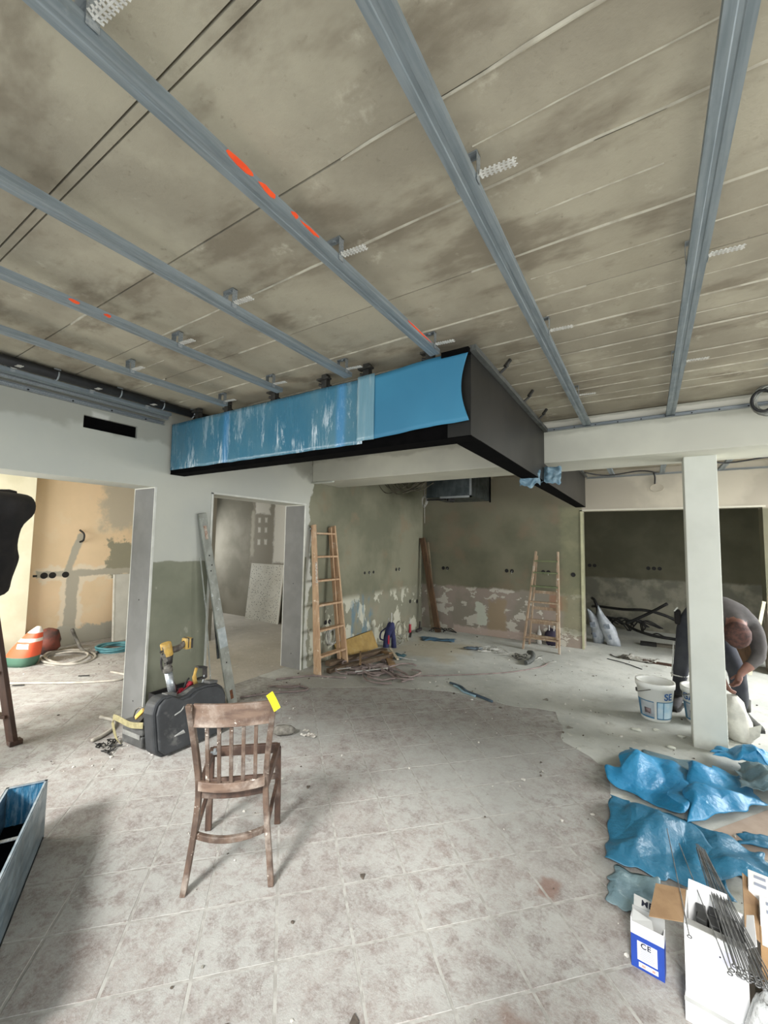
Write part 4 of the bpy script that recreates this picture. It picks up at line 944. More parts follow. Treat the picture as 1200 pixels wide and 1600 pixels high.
# khaki strap over the small case
M_khaki = mat('khaki_webbing', (150, 142, 104), (130, 122, 88), 30, .9)
m = MB()
P = smooth_path([(-3.18, 1.73, .215), (-3.32, 1.71, .195), (-3.47, 1.70, .205), (-3.555, 1.70, .195), (-3.56, 1.71, .12), (-3.53, 1.72, .04), (-3.50, 1.73, .01)])
for i, p in enumerate(P): m.v += [tuple(p+Vector((0, 0, -.022 if i < len(P)*.6 else -.005))+Vector((.02 if i >= len(P)*.6 else 0, 0, 0))), tuple(p+Vector((0, 0, .022 if i < len(P)*.6 else .005))-Vector((.03 if i >= len(P)*.6 else 0, 0, 0)))]
m.f = [(2*i, 2*i+2, 2*i+3, 2*i+1) for i in range(len(P)-1)]; m.mi = [0]*len(m.f)
tag(m.build('webbing_strap', M_khaki, solid=.003), 'khaki webbing strap looped over the small grey case', 'strap')
t = thing('hand_saw_frame', 'yellow and black round-backed tool lying on the small grey case behind the strap', 'tool', (-3.34, 1.80, .188))
m = MB(); m.tube([(math.cos(q)*.11, 0, math.sin(q)*.095) for q in [R(a) for a in range(0, 181, 15)]], .007, 6); m.build('curved_guard', M_dusty_metal, t, smooth=True)
MB().bar((-.04, -.02, .02), (.06, -.02, .10), .02, .03).build('yellow_grip', M_dewalt, t, bevel=.004); MB().bar((.0, -.01, .0), (.085, -.01, .075), .03, .03).build('motor', M_darkp, t, bevel=.005)
m = MB(); rn = random.Random(8)
for k in range(16): 
    a = Vector((rn.uniform(-.09, .09), rn.uniform(-.05, .05), .006)); m.tube(smooth_path([a, a+Vector((rn.uniform(-.05, .05), rn.uniform(-.05, .05), .03*rn.random())), a+Vector((rn.uniform(-.09, .09), rn.uniform(-.06, .06), .01))], 3), .004, 4)
tag(m.build('metal_scraps', M_black_hole, loc=(-3.50, 1.66, 0)), 'tangle of thin dark scraps on the floor at the left of the small case', 'scraps')

# black open tool bag, added behind the case to hold up the tools
t = thing('added_tool_bag', 'black open tool bag added between the black case and the pillar to hold tools', 'tool bag', (-3.40, 2.14, 0), 0)
for nm, lo, hi in (('side', (-.20, -.15, 0), (.19, -.142, .29)), ('side', (-.20, .212, 0), (.19, .22, .29)), ('end', (-.20, -.142, 0), (-.192, .212, .29)), ('end', (.182, -.142, 0), (.19, .212, .29)), ('base', (-.192, -.142, 0), (.182, .212, .26))): MB().box(lo, hi).build(nm, M_black_cloth, t)

# cordless drill propped upright, its long bit pointing down
t = thing('cordless_drill', 'dusty yellow and black cordless drill propped above the black case, its bit pointing down', 'drill', (-3.30, 1.97, .62))
m = MB(); m.cyl((0, -.005, .03), (-.005, -.03, .135), .040, .042, 14); m.build('motor_housing', M_dewalt, t, bevel=.006)
m = MB(); m.cyl((0, 0, -.03), (0, -.005, .04), .030, .038, 14); m.build('gearbox', M_darkp, t, smooth=True)
m = MB(); m.cyl((.004, .01, -.09), (0, 0, -.03), .017, .026, 12); m.build('chuck', M_dusty_metal, t, smooth=True)
m = MB(); m.cyl((.02, .10, -.33), (.004, .012, -.085), .006, .007, 8); m.build('drill_bit', mat('rusty_red_steel', (92, 52, 46), (70, 48, 42), 30, .5, .4), t)
m = MB(); m.tube(smooth_path([(0, .02, .07), (0, .08, .075), (0, .135, .105)]), [.026]*6+[.024]*5, 10); m.build('handle', dusty('dusty_dark_grip', (96, 88, 80), (70, 64, 58), (170, 158, 140), .6, 20, .7), t, smooth=True)
m = MB(); m.box((-.035, .125, .055), (.035, .185, .145)); m.build('battery', M_dewalt, t, bevel=.008)
m = MB(); m.box((-.037, .142, .065), (.037, .152, .148)); m.box((-.037, .168, .060), (.037, .188, .14)); m.build('battery_bands', M_darkp, t, bevel=.003)
m = MB(); m.tube(smooth_path([(0, -.01, .06), (0, -.055, .05), (-.004, -.055, -.04), (0, -.03, -.10)]), .009, 8); m.build('side_handle', M_darkp, t, smooth=True)
# silver sealing gun
t = thing('caulking_gun', 'caulking gun with a silver cylinder standing in the black case', 'caulking gun', (-3.27, 2.01, .31))
m = MB(); m.cyl((0, .0, 0), (-.01, -.05, .22), .030, .030, 18); m.build('silver_cylinder', metal('silver_tube', (186, 190, 192), (160, 166, 168), .3, .6), t, smooth=True)
m = MB(); m.cyl((-.01, -.05, .22), (-.012, -.056, .25), .037, .037, 16); m.cyl((-.012, -.056, .25), (-.014, -.066, .275), .032, .02, 16); m.build('end_cap', M_dusty_metal, t, smooth=False)
m = MB(); m.cyl((-.014, -.066, .27), (-.02, -.10, .42), .006, n=8); m.bar((-.015, -.07, .30), (-.02, -.095, .36), .02, .03); m.build('plunger_rod', M_dusty_metal, t)
m = MB(); m.bar((-.02, -.12, .385), (-.02, -.075, .39), .012, .016); m.build('trigger', M_darkp, t)
t = thing('red_clamp', 'red plastic tool with a black lever behind the black case', 'tool', (-3.27, 2.10, .30))
M_red = mat('red_plastic', (168, 34, 52), (142, 26, 42), 14, .5)
m = MB(); m.bar((0, -.05, .02), (0, .06, .075), .035, .035); m.blob((0, .05, .08), (.02, .03, .028), 2, .2, 10, 6); m.blob((0, -.03, .04), (.025, .03, .03), 5, .2, 10, 6); m.build('body', M_red, t, smooth=False, bevel=.004)
MB().tube(smooth_path([(0, .0, .06), (0, .015, .11), (0, .04, .135)]), .008, 6).build('lever', M_wire_black, t, smooth=True)
MB().bar((0, -.04, -.02), (0, .05, .02), .02, .02).build('white_base', M_white_bead, t)
t = thing('angle_tool', 'yellow and black tool standing on its end beside the pillar', 'tool', (-3.28, 2.23, .28))
m = MB(); m.tube(smooth_path([(0, -.02, .22), (0, -.035, .15), (0, -.02, .09), (0, .02, .03)]), [.012]*4+[.018]*8+[.016], 8); m.build('yellow_handle', M_dewalt, t, smooth=True)
m = MB(); m.bar((0, -.015, .225), (0, .07, .205), .05, .014); m.bar((0, .06, .21), (0, .065, .12), .05, .014); m.bar((0, -.01, .12), (0, .065, .12), .05, .012); m.build('frame', M_darkp, t, bevel=.002)
MB().bar((0, .065, .15), (0, .03, .02), .014, .010).build('metal_arm', M_track, t)

# ================================================================== BUCKETS
M_pail = mat('white_pail_plastic', (242, 242, 236), (234, 234, 226), 5, .45)
M_pailb = mat('pale_blue_print', (170, 204, 222), (196, 216, 226), 14, .5)
M_pailt = mat('teal_print', (62, 122, 156), (52, 106, 140), 10, .5)
M_pailg = mat('grey_print', (176, 182, 184), (120, 128, 140), 6, .5)
def wrap(m, r0, r1, H, a0, a1, z0, z1, off=.001, n=8):
    """thin printed patch wrapped on the pail's side; angles in degrees, 0 = towards the camera, growing rightwards"""
    rad = lambda z: r0+(r1-r0)*(z-.008)/(H-.058)+off
    for k in range(n):
        t0 = R(-90+a0+(a1-a0)*k/n); t1 = R(-90+a0+(a1-a0)*(k+1)/n)
        m.add([(rad(z0)*math.cos(t0), rad(z0)*math.sin(t0), z0), (rad(z0)*math.cos(t1), rad(z0)*math.sin(t1), z0), (rad(z1)*math.cos(t1), rad(z1)*math.sin(t1), z1), (rad(z1)*math.cos(t0), rad(z1)*math.sin(t0), z1)], [(0, 1, 2, 3)])
    return m
def bucket(label, loc, rz, word, a_word, r0=.118, r1=.150, H=.345):
    t = thing('bucket', label, 'bucket', loc, rz)
    MB().lathe([(0.001, .004), (r0*.9, .0), (r0, .008), (r1, H-.05), (r1+.008, H-.05), (r1+.012, H-.012), (r1+.010, H), (r1-.002, H), (r1-.006, H-.02), (r0-.006, .02), (.001, .018)], 40).build('pail', M_pail, t, smooth=True)
    wrap(MB(), r0, r1, H, -95, -62, .03, .185).build('print_panel', M_pailt, t)
    wrap(MB(), r0, r1, H, -62, -8, .03, .185).build('print_panel', M_pailg, t)
    wrap(MB(), r0, r1, H, -60, -10, .178, .186, .0016).build('print_rule', M_pailt, t); wrap(MB(), r0, r1, H, -60, -10, .03, .045, .0016).build('print_rule', M_pailt, t)
    wrap(MB(), r0, r1, H, -45, -20, .07, .12, .002).build('print_picture', mat('dark_print_picture', (70, 60, 62), (150, 130, 130), 40, .5), t)
    wrap(MB(), r0, r1, H, 0, 80, .03, .19).build('print_panel', M_pailb, t)
    wrap(MB(), r0, r1, H, 0, 80, .183, .19, .0016).build('print_rule', M_pailt, t); wrap(MB(), r0, r1, H, 0, 80, .03, .04, .0016).build('print_rule', M_pailt, t)
    for a in (0, 22, 78): wrap(MB(), r0, r1, H, a, a+3, .03, .19, .0016, 2).build('print_rule', M_pailt, t)
    vs, fs = text_mesh(word, .085, .0004, 1.0, .002); m = MB(); out = []
    for v in vs:
        z = .235+v.y; rr = r0+(r1-r0)*(z-.008)/(H-.058)+.0015+v.z; th = R(-90+a_word)+v.x/rr; out.append((rr*math.cos(th), rr*math.sin(th), z))
    m.add(out, fs); m.build('lettering', mat('blue_lettering', (32, 84, 142), None, rough=.5), t, weld=False)
    m = MB(); rr = r1-.002; P = [(-rr*1.02, -.02, .23)]
    m.tube(smooth_path([(-rr*.98, .0, .24), (-rr*1.02, -.05, .235), (-rr*.72, -rr*.80, .265), (-rr*.30, -rr*1.02, .295)]), .0035, 6); m.build('wire_handle', M_dusty_metal, t, smooth=True)
    m = MB(); m.cyl((-rr*.92, 0, .24), (-rr*1.06, 0, .24), .016, n=10); m.build('handle_lug', M_darkp, t)
    return t
bucket('open white plaster bucket with blue print on the floor left of the column', (.025, 4.745, 0), R(4), 'SE', 40)
bucket('white bucket half hidden behind the column, between the worker\'s feet', (.378, 4.87, 0), R(0), 'GAJ', -42, .115, .145, .32)

# ================================================================== THE WORKER
def person():
    root = thing('person', 'person in a grey sweater and dark work trousers bending far forward behind the column', 'person', (.46, 5.10, 0))
    O = Vector((.46, 5.10, 0)); J = {}
    def j(n, x, y, z, rx, ry=None): J[n] = (Vector((x, y, z))-O, (rx, ry or rx))
    j('pelvis', .42, 5.24, .93, .150, .130); j('waist', .49, 5.17, 1.03, .140, .120); j('chest', .60, 5.02, 1.03, .165, .135); j('upper', .655, 4.93, .975, .150, .115)
    j('neck', .655, 4.84, .935, .058); j('head0', .650, 4.80, .905, .080); j('head', .640, 4.76, .855, .088); j('crown', .632, 4.735, .80, .070)
    j('hipR', .51, 5.22, .86, .110); j('kneeR', .655, 4.95, .47, .074); j('calfR', .675, 5.01, .30, .066); j('ankleR', .695, 5.06, .095, .046)
    j('hipL', .33, 5.22, .86, .108); j('kneeL', .262, 5.10, .48, .074); j('calfL', .238, 5.16, .30, .064); j('ankleL', .218, 5.21, .095, .046)
    j('shR', .765, 4.95, .915, .082); j('armR', .800, 4.90, .78, .066); j('elbR', .790, 4.84, .655, .054); j('foreR', .715, 4.78, .585, .043); j('wrR', .655, 4.74, .525, .030)
    j('shL', .535, 4.93, .915, .080); j('elbL', .470, 4.82, .66, .052); j('wrL', .520, 4.74, .47, .030)
    E_ = [('pelvis', 'waist'), ('waist', 'chest'), ('chest', 'upper'), ('upper', 'neck'), ('neck', 'head0'), ('head0', 'head'), ('head', 'crown'),
         ('pelvis', 'hipR'), ('hipR', 'kneeR'), ('kneeR', 'calfR'), ('calfR', 'ankleR'), ('pelvis', 'hipL'), ('hipL', 'kneeL'), ('kneeL', 'calfL'), ('calfL', 'ankleL'),
         ('upper', 'shR'), ('shR', 'armR'), ('armR', 'elbR'), ('elbR', 'foreR'), ('foreR', 'wrR'), ('upper', 'shL'), ('shL', 'elbL'), ('elbL', 'wrL')]
    # hands: palm and five bent fingers each, grown from the wrist
    for s, side in (('wrR', 1), ('wrL', -1)):
        wv = J[s][0]; d = Vector((-.35*side, -.25, -.9)).normalized(); q = Vector((.45, -.85, .1)).normalized(); n_ = d.cross(q).normalized()*side
        j(s+'p', *(wv+O+d*.055), .030, .017); E_.append((s, s+'p'))
        for f, (off, ln, r_) in enumerate(((-.030, .062, .0095), (-.010, .072, .010), (.010, .068, .0095), (.028, .052, .0085))):
            a = wv+d*.085+q*off; b = a+d*ln*.5+n_*.010; c = b+d*ln*.35+n_*.028
            for nm, v in (('a', a), ('b', b), ('c', c)): J[f'{s}{f}{nm}'] = (v, (r_, r_))
            E_ += [(s+'p', f'{s}{f}a'), (f'{s}{f}a', f'{s}{f}b'), (f'{s}{f}b', f'{s}{f}c')]
        a = wv+d*.03-q*.036; b = a+d*.03-q*.018+n_*.012
        J[s+'t1'] = (a, (.012, .012)); J[s+'t2'] = (b, (.010, .010)); J[s+'t3'] = (b+d*.024+n_*.012, (.008, .008)); E_ += [(s+'p', s+'t1'), (s+'t1', s+'t2'), (s+'t2', s+'t3')]
    names = list(J); me = bpy.data.meshes.new('body'); me.from_pydata([tuple(J[n][0]) for n in names], [(names.index(a), names.index(b)) for a, b in E_], [])
    o = bpy.data.objects.new('body', me); COL.objects.link(o)
    md = o.modifiers.new('skin', 'SKIN'); md.use_smooth_shade = True
    for i, n in enumerate(names):
        sv = me.skin_vertices[0].data[i]; sv.radius = J[n][1]; sv.use_root = (n == 'pelvis')
    sb = o.modifiers.new('sub', 'SUBSURF'); sb.levels = 2; sb.render_levels = 2
    dg = bpy.context.evaluated_depsgraph_get(); nm = bpy.data.meshes.new_from_object(o.evaluated_get(dg)); bpy.data.objects.remove(o)
    M_skin = mat('skin_warm', (134, 96, 82), (112, 78, 68), 12, .6); M_sweat = mat('grey_sweater', (82, 78, 76), (62, 59, 58), 6, .9, bump=.4, bs=30); M_trous = mat('dark_navy_trousers', (46, 48, 56), (62, 64, 68), 7, .9, bump=.4, bs=24)
    for q in (M_skin, M_sweat, M_trous): nm.materials.append(q)
    seg = [(J[a][0], J[b][0], a, b) for a, b in E_]
    def kind(a, b):
        if a.startswith(('wr',)) or b.startswith('wr') and False: return 0
        if a in ('neck', 'head0', 'head'): return 0
        if a in ('hipR', 'hipL', 'kneeR', 'kneeL', 'calfR', 'calfL') or b in ('hipR', 'hipL'): return 2
        if a == 'elbL' or a == 'foreR': return 0 if a == 'foreR' else 1
        return 1
    for p in nm.polygons:
        c = p.center; best = (9, 1)
        for A_, B_, a, b in seg:
            ab = B_-A_; u = max(0, min(1, (c-A_).dot(ab)/ab.length_squared)); dd = (c-(A_+ab*u)).length
            if dd < best[0]: best = (dd, kind(a, b))
        p.material_index = best[1] if not (best[1] == 1 and (c+O).z < .95 and (c+O).y > 5.12) else 2
        p.use_smooth = True
    # cloth creases
    for v in nm.vertices: v.co += v.normal*0.006*noise.noise(v.co*14)
    b = bpy.data.objects.new('body', nm); COL.objects.link(b); b.parent = root
    # face details on the hanging head
    hd = J['head'][0]
    m = MB(); m.blob(hd+Vector((.0, .078, -.035)), (.014, .022, .030), 1, .05, 8, 6); m.build('nose', M_skin, root, smooth=True)
    for s in (-1, 1):
        m = MB(); m.blob(hd+Vector((s*.088, .020, .0)), (.012, .022, .030), 2, .1, 8, 6); m.build('ear', M_skin, root, smooth=True)
        m = MB(); m.blob(hd+Vector((s*.03, .078, .0)), (.013, .008, .009), 2, .02, 8, 6); m.build('eye', mat('eye_dark', (40, 32, 28)), root, smooth=True)
    m = MB(); m.blob(hd+Vector((.0, .068, -.07)), (.024, .010, .007), 3, .05, 8, 6); m.build('mouth', mat('lip', (128, 72, 64)), root, smooth=True)
    m = MB(); m.blob(hd+Vector((-.002, -.018, -.010)), (.100, .092, .112), 7, .04, 20, 12); m.build('hair', mat('short_reddish_brown_hair', (84, 54, 46), (56, 38, 34), 30, .85, bump=.5, bs=90), root, smooth=True)
    # boots
    M_boot = mat('dusty_work_boot', (74, 74, 68), (54, 54, 50), 14, .8); M_sole = mat('boot_sole', (52, 52, 48), (36, 36, 34), 14, .9)
    for ank, dr, mm in (('ankleR', Vector((.48, -.88, 0)), M_boot), ('ankleL', Vector((-.25, -.97, 0)), mat('dark_work_boot', (44, 43, 44), (58, 57, 56), 14, .8))):
        a = J[ank][0].copy(); a.z = 0; dr = dr.normalized(); sd = Vector((-dr.y, dr.x, 0)); m = MB(); ks = MB()
        secs = [(-.085, .034, .10), (-.06, .040, .14), (-.01, .044, .15), (.05, .045, .105), (.11, .048, .075), (.165, .044, .062), (.20, .030, .045)]
        n = 10
        for q, wd, hh in secs:
            for k in range(n):
                t_ = math.pi*2*k/n; m.v.append(tuple(a+dr*q+sd*math.cos(t_)*wd+Vector((0, 0, .022+(hh-.022)*(.5+.5*math.sin(t_))))))
        m.f = [(i*n+k, i*n+(k+1) % n, (i+1)*n+(k+1) % n, (i+1)*n+k) for i in range(len(secs)-1) for k in range(n)] + [tuple(range(n)), tuple((len(secs)-1)*n+k for k in range(n-1, -1, -1))]; m.mi = [0]*len(m.f)
        bt = m.build('boot', mm, root, smooth=True)
        ol = [a+dr*q+sd*wd*1.06 for q, wd, hh in secs]+[a+dr*q-sd*wd*1.06 for q, wd, hh in reversed(secs)]
        ks.prism([(p.x, p.y) for p in ol], .0, .024); ks.build('boot_sole', M_sole, bt)
        MB().cyl(a+Vector((0, 0, .12)), a+Vector((0, 0, .22)), .058, .062, 14).build('boot_shaft', mm, root, smooth=True)
    # trouser details: pale piping at the outer seam, knee hem, belt
    M_pip = mat('pale_reflective_piping', (214, 214, 206), (190, 190, 184), 20, .6)
    kL, cL, hL = J['kneeL'][0], J['calfL'][0], J['hipL'][0]
    m = MB(); m.tube(smooth_path([hL.lerp(kL, .55)+Vector((-.098, -.02, 0)), kL+Vector((-.076, .0, .04)), cL+Vector((-.066, .0, .0))]), .006, 6); m.build('seam_piping', M_pip, root, smooth=True)
    m = MB(); m.tube([cL+Vector((math.cos(q)*.072, math.sin(q)*.072, .03)) for q in [2*math.pi*i/18 for i in range(19)]], .006, 5); m.build('hem_piping', M_pip, root, smooth=True)
    m = MB(); m.box(tuple(hL+Vector((-.118, -.07, -.04))), tuple(hL+Vector((-.065, .04, .10)))); m.build('tool_pouch', M_black_cloth, root, bevel=.012)
    m = MB(); m.bar(hL+Vector((-.12, -.065, .09)), hL+Vector((-.09, -.07, .13)), .012, .012); m.build('metal_clip', M_pip, root)
person()
t = thing('rubble_sack', 'white crumpled sack standing open right of the column in front of the worker', 'sack', (.640, 4.62, 0))
m = MB(); n = 26; prof = [(.0, .085), (.02, .11), (.08, .125), (.16, .125), (.24, .11), (.31, .085), (.36, .045)]
for z, r_ in prof:
    for k in range(n):
        a = 2*math.pi*k/n; q = 1+.22*noise.noise(Vector((math.cos(a)*3, math.sin(a)*3, z*14))); m.v.append((math.cos(a)*r_*q*.8-.03-z*.12, math.sin(a)*r_*q*.7, z))
m.f = [(i*n+k, i*n+(k+1) % n, (i+1)*n+(k+1) % n, (i+1)*n+k) for i in range(len(prof)-1) for k in range(n)]+[tuple(range(n))]; m.mi = [0]*len(m.f)
M_sack = mat('white_crumpled_sack', (206, 204, 194), (176, 174, 166), 9, .8, bump=.6, bs=22)
m.build('body', M_sack, t, smooth=True, solid=.002)
m = MB(); m.add([(.02, -.08, .14), (.095, -.10, .19), (.08, -.11, .10), (.02, -.10, .03)], [(0, 1, 2, 3)]); m.build('loose_flap', M_sack, t, solid=.002)

# ================================================================== SACKS AND HOSES IN THE FAR ROOM
def paper_sack(label, loc, rz, lean, size=(.17, .10, .50), m_=None, name='cement_sack', cat='sack', seed=0, bulge=1.0):
    t = thing(name, label, cat, loc, rz); m = MB(); n = 20; w_, d_, H = size
    for k in range(13):
        u = k/12; z = H*u; ww = w_*(.80+.34*math.sin(math.pi*(.05+.9*u))**.7*bulge) * (1 if u < .75 else 1-2.0*(u-.75)); dd = d_*(.35+.75*math.sin(math.pi*(.08+.86*u))**.6)
        for j_ in range(n):
            a = 2*math.pi*j_/n; ca, sa = math.cos(a), math.sin(a); sq = 1/max(abs(ca), abs(sa))**.4
            q = 1+.16*noise.noise(Vector((ca*2.5, sa*2.5, z*9+seed)))
            m.v.append((ca*ww*.5*sq*q+lean*z*(.3+1.1*u)+.03*math.sin(u*3+seed), sa*dd*sq*q*.9, z-.05*ca*u*(seed+1)*.5))
    m.f = [(i*n+k, i*n+(k+1) % n, (i+1)*n+(k+1) % n, (i+1)*n+k) for i in range(12) for k in range(n)]+[tuple(range(n-1, -1, -1)), tuple(12*n+k for k in range(n))]; m.mi = [0]*len(m.f)
    m.build('bag', m_, t, smooth=True); return t
M_cem = mat('white_paper_sack', (184, 188, 192), (150, 156, 162), 9, .8, bump=.5, bs=16)
M_ink = mat('faded_grey_print', (104, 112, 122), (140, 146, 152), 20, .8)
for lab, x, ln, sd in (('left one of the two white paper sacks slumped inside the wide opening', -.73, -.16, 0), ('right, broader one of the two white paper sacks slumped inside the wide opening', -.50, -.22, 3)):
    t = paper_sack(lab, (x, 7.78 - (.05 if sd else 0), 0), R(-4), ln, (.17 if not sd else .21, .10, .52), M_cem, seed=sd)
    for z, s in ((.14, .05), (.30, .08)): MB().bar((ln*z-.0, -.118, z-.035), (ln*(z+.06)-.005, -.112, z+.04), s, .006, (0, 1, 0)).build('print_mark', M_ink, t)
M_hose = mat('black_hose', (20, 20, 20), (34, 33, 32), 10, .45)
tag(MB().tube(smooth_path([(.25, 8.35, .66), (.02, 8.45, .48), (-.22, 8.5, .32), (-.34, 8.5, .24), (-.22, 8.4, .17), (.05, 8.25, .13), (.35, 8.2, .12), (.8, 8.1, .10), (1.2, 8.3, .025)]), .024, 8).build('hose', M_hose, smooth=True), 'stiff black hose doubling back on itself in the far room, one end sticking up', 'hose')
tag(MB().tube(smooth_path([(-.95, 9.2, .40), (-.80, 8.8, .46), (-.4, 8.6, .47), (-.05, 8.5, .50), (.25, 8.5, .43), (.55, 8.5, .28), (.9, 8.6, .10), (1.15, 8.9, .025)]), .024, 8).build('hose', M_hose, smooth=True), 'black hose arching across the far room above the doubled one', 'hose')
tag(MB().tube(smooth_path([(-.86, 8.3, .02), (-.83, 8.35, .22), (-.78, 8.4, .42), (-.83, 8.45, .60), (-.88, 8.5, .64)]), .026, 8).build('hose', M_hose, smooth=True), 'short black hose end standing up behind the two paper sacks', 'hose')
m = MB(); rn = random.Random(3)
for k in range(16):
    x = -.85+rn.random()*.75; m.tube(smooth_path([(x, 9.15, .012), (x+rn.uniform(-.1, .1), 9.05, .10+.12*rn.random()), (x+rn.uniform(0, .2), 9.05, .20+.06*rn.random()), (x+.3, 9.1, .12)]), .012, 5)
tag(m.build('cable_tangle', M_wire_black, smooth=True), 'tangle of black cables low along the far room\'s wall', 'cables')
tag(MB().tube(smooth_path([(.0, 8.9, .012), (.1, 8.95, .05), (.22, 8.9, .012)]), .012, 6).build('cable_offcut', M_wire_black, smooth=True), 'short black cable offcut on the far room\'s floor', 'cable')
t = thing('plank', 'long grey plank lying on the floor of the far room, half behind the worker', 'plank', (.42, 8.1, 0), R(2)); MB().box((-.50, -.07, .002), (.5, .07, .04)).build('board', dusty('grey_dusty_plank', (112, 106, 94), (92, 86, 76), (150, 146, 136), .5, 6, .85), t)
MB().box((-.56, -.09, .0), (-.34, .05, .05)).build('dark_end', M_black_hole, t)
t = thing('plank', 'thin batten lying on the floor left of the column behind the bucket', 'plank', (.28, 6.85, 0), R(-7)); MB().box((-.38, -.02, .002), (.45, .02, .03)).build('board', BROWND, t)
t = thing('plastic_tray', 'small clear plastic packaging lying on the floor behind the bucket', 'packaging', (-.10, 6.95, 0), R(-12))
def tray(u, v): return ((u-.5)*.36, (v-.5)*.22, .012+.045*abs(noise.noise(Vector((u*5, v*4, 3))))+.02*(abs(u-.5) > .4))
MB().grid(tray, 14, 10).build('crumpled_film', film_material('clear_packaging', (150, 148, 138), (226, 226, 220), .8, .25, (8, 8, 8), .7), t, smooth=True, solid=.002)
MB().box((-.26, -.12, 0), (-.14, .06, .03)).build('dark_edge', mat('dark_rubble', (86, 82, 72), (60, 57, 50), 20, .9), t)
for (p, lab) in (([(-.52, 6.75, .006), (-.30, 6.62, .012), (-.10, 6.45, .006)], 'thin dark stick on the floor in front of the paper sacks'), ([(-.50, 7.05, .006), (-.42, 6.90, .012), (-.24, 6.92, .006)], 'forked thin twig of wire on the floor in front of the paper sacks')):
    tag(MB().tube(smooth_path(p), .006, 5).build('wire_offcut', M_wire_black), lab, 'wire')

# ================================================================== BLUE FILM HEAP AND BOXES (FRONT RIGHT)
def crumple(name, label, q, H, nu, nv, seed, m_, base=.004, rag=.05, fr=3.0, solid=.0012, edge=.6):
    """film sheet thrown on the floor: bilinear quad, ragged edge, sharp folds"""
    a, b, c, d = [Vector(p) for p in q]
    rg = random.Random(seed*7+1); dirs = []
    for f_, am in ((fr*.55, .55), (fr*.9, .38), (fr*1.7, .16), (fr*3.1, .07)):
        th_ = rg.uniform(0, math.pi); dirs.append((math.cos(th_), math.sin(th_), f_, rg.random(), am))
    def fn(u, v):
        uu = min(1, max(0, u)); vv = v
        p = a.lerp(b, uu).lerp(d.lerp(c, uu), vv)
        p += Vector((noise.noise(Vector((u*4, v*4, seed))), noise.noise(Vector((u*4, v*4, seed+9)))))*rag*1.6
        z = 0
        for (ux, uy, f_, ph, am) in dirs:
            t_ = (p.x*ux+p.y*uy)*f_+ph + .35*noise.noise(Vector((p.x*2.2, p.y*2.2, seed+ph)))
            z += am*abs(((t_) % 1.0)*2-1)
        z = z*(.55+.9*max(0, noise.noise(Vector((p.x*2.5, p.y*2.5, seed*1.7)))+.45)) + .05*noise.noise(Vector((p.x*14, p.y*14, seed)))
        e = min(u, 1-u, v, 1-v); e = min(1, e*6)
        z = base + H*max(0, z*.8)*(edge+(1-edge)*e)
        return (p.x, p.y, max(base, z))
    return tag(MB().grid(fn, nu, nv).build(name, m_, smooth=True, solid=solid), label, 'film')
def bluefilm(name, c1, c2, mil, t=.0):
    k = NT(name); c = k.mix(k.ramp(k.noise(4, 5), .35, .65), lin(c1), lin(c2))
    c = k.mix(k.ramp(k.noise(18, 5, .7, stretch=(1, 2.2, 1)), .58, .76, 0, .55), c, lin(mil))
    k.bump(k.math('ADD', k.noise(14, 5, .6, stretch=(1, 2, 1)), k.noise(40, 3)), .5, .01)
    m_ = k.done(c, .42, 0, .5); k.b.inputs['Transmission Weight'].default_value = t; return m_
M_bf1 = bluefilm('bright_blue_film', (44, 134, 178), (36, 122, 166), (84, 160, 190)); M_bf2 = bluefilm('dusty_blue_film', (46, 110, 140), (40, 100, 128), (84, 138, 158))
M_gf = bluefilm('greyish_clear_film', (118, 140, 144), (98, 122, 130), (190, 204, 206))
crumple('film_sheet', 'bright blue film sheet, upper left part of the heap on the floor at the right', [(-.27, 3.26), (.14, 3.06), (.26, 3.70), (-.16, 3.84)], .17, 60, 60, 2, M_bf1, rag=.04, fr=2.4)
crumple('film_sheet', 'blue film sheet folded towards the column, middle of the heap at the right', [(.15, 3.00), (.58, 3.50), (.50, 3.85), (.20, 3.80)], .13, 50, 50, 7, M_bf1, rag=.03, fr=2.2)
crumple('film_sheet', 'crumpled blue film bunched against the foot of the column', [(.36, 3.96), (.70, 3.94), (.74, 4.14), (.40, 4.18)], .20, 36, 30, 11, M_bf1, base=.03, rag=.03, fr=4)
crumple('film_sheet', 'large dull blue film sheet nearest to the cardboard boxes', [(-.22, 2.46), (.30, 2.52), (.18, 3.10), (-.24, 3.06)], .12, 70, 60, 5, M_bf2, rag=.045, fr=2.8)
crumple('film_sheet', 'dull blue film tail running to the right edge behind the boxes', [(.20, 2.58), (.52, 2.74), (.44, 2.98), (.14, 3.08)], .09, 40, 30, 15, M_bf2, rag=.03, fr=3)
crumple('film_sheet', 'narrow strip of dusty blue film at the right edge above the boxes', [(.36, 2.98), (.72, 3.12), (.70, 3.24), (.40, 3.10)], .05, 30, 14, 19, M_bf2, rag=.02, fr=4)
crumple('clear_film', 'clear crinkled film between the blue sheets at the right edge', [(.46, 3.56), (.86, 3.62), (.84, 3.98), (.50, 3.92)], .12, 40, 30, 23, M_gf, rag=.03, fr=6, base=.05)
crumple('clear_film', 'greyish flat film lying behind the bright blue sheet', [(-.12, 3.70), (.24, 3.64), (.28, 3.92), (-.06, 3.94)], .03, 24, 20, 27, M_gf, rag=.03, fr=3)
crumple('clear_film', 'crinkled clear film in front of the dull blue sheet, behind the blue-and-white box', [(-.20, 2.22), (-.02, 2.20), (.02, 2.48), (-.18, 2.46)], .05, 26, 20, 31, M_gf, rag=.02, fr=7)
t = thing('paper_sheet', 'beige sheet of building paper lying flat between the blue films at the right edge', 'paper', (.5, 3.2, 0))
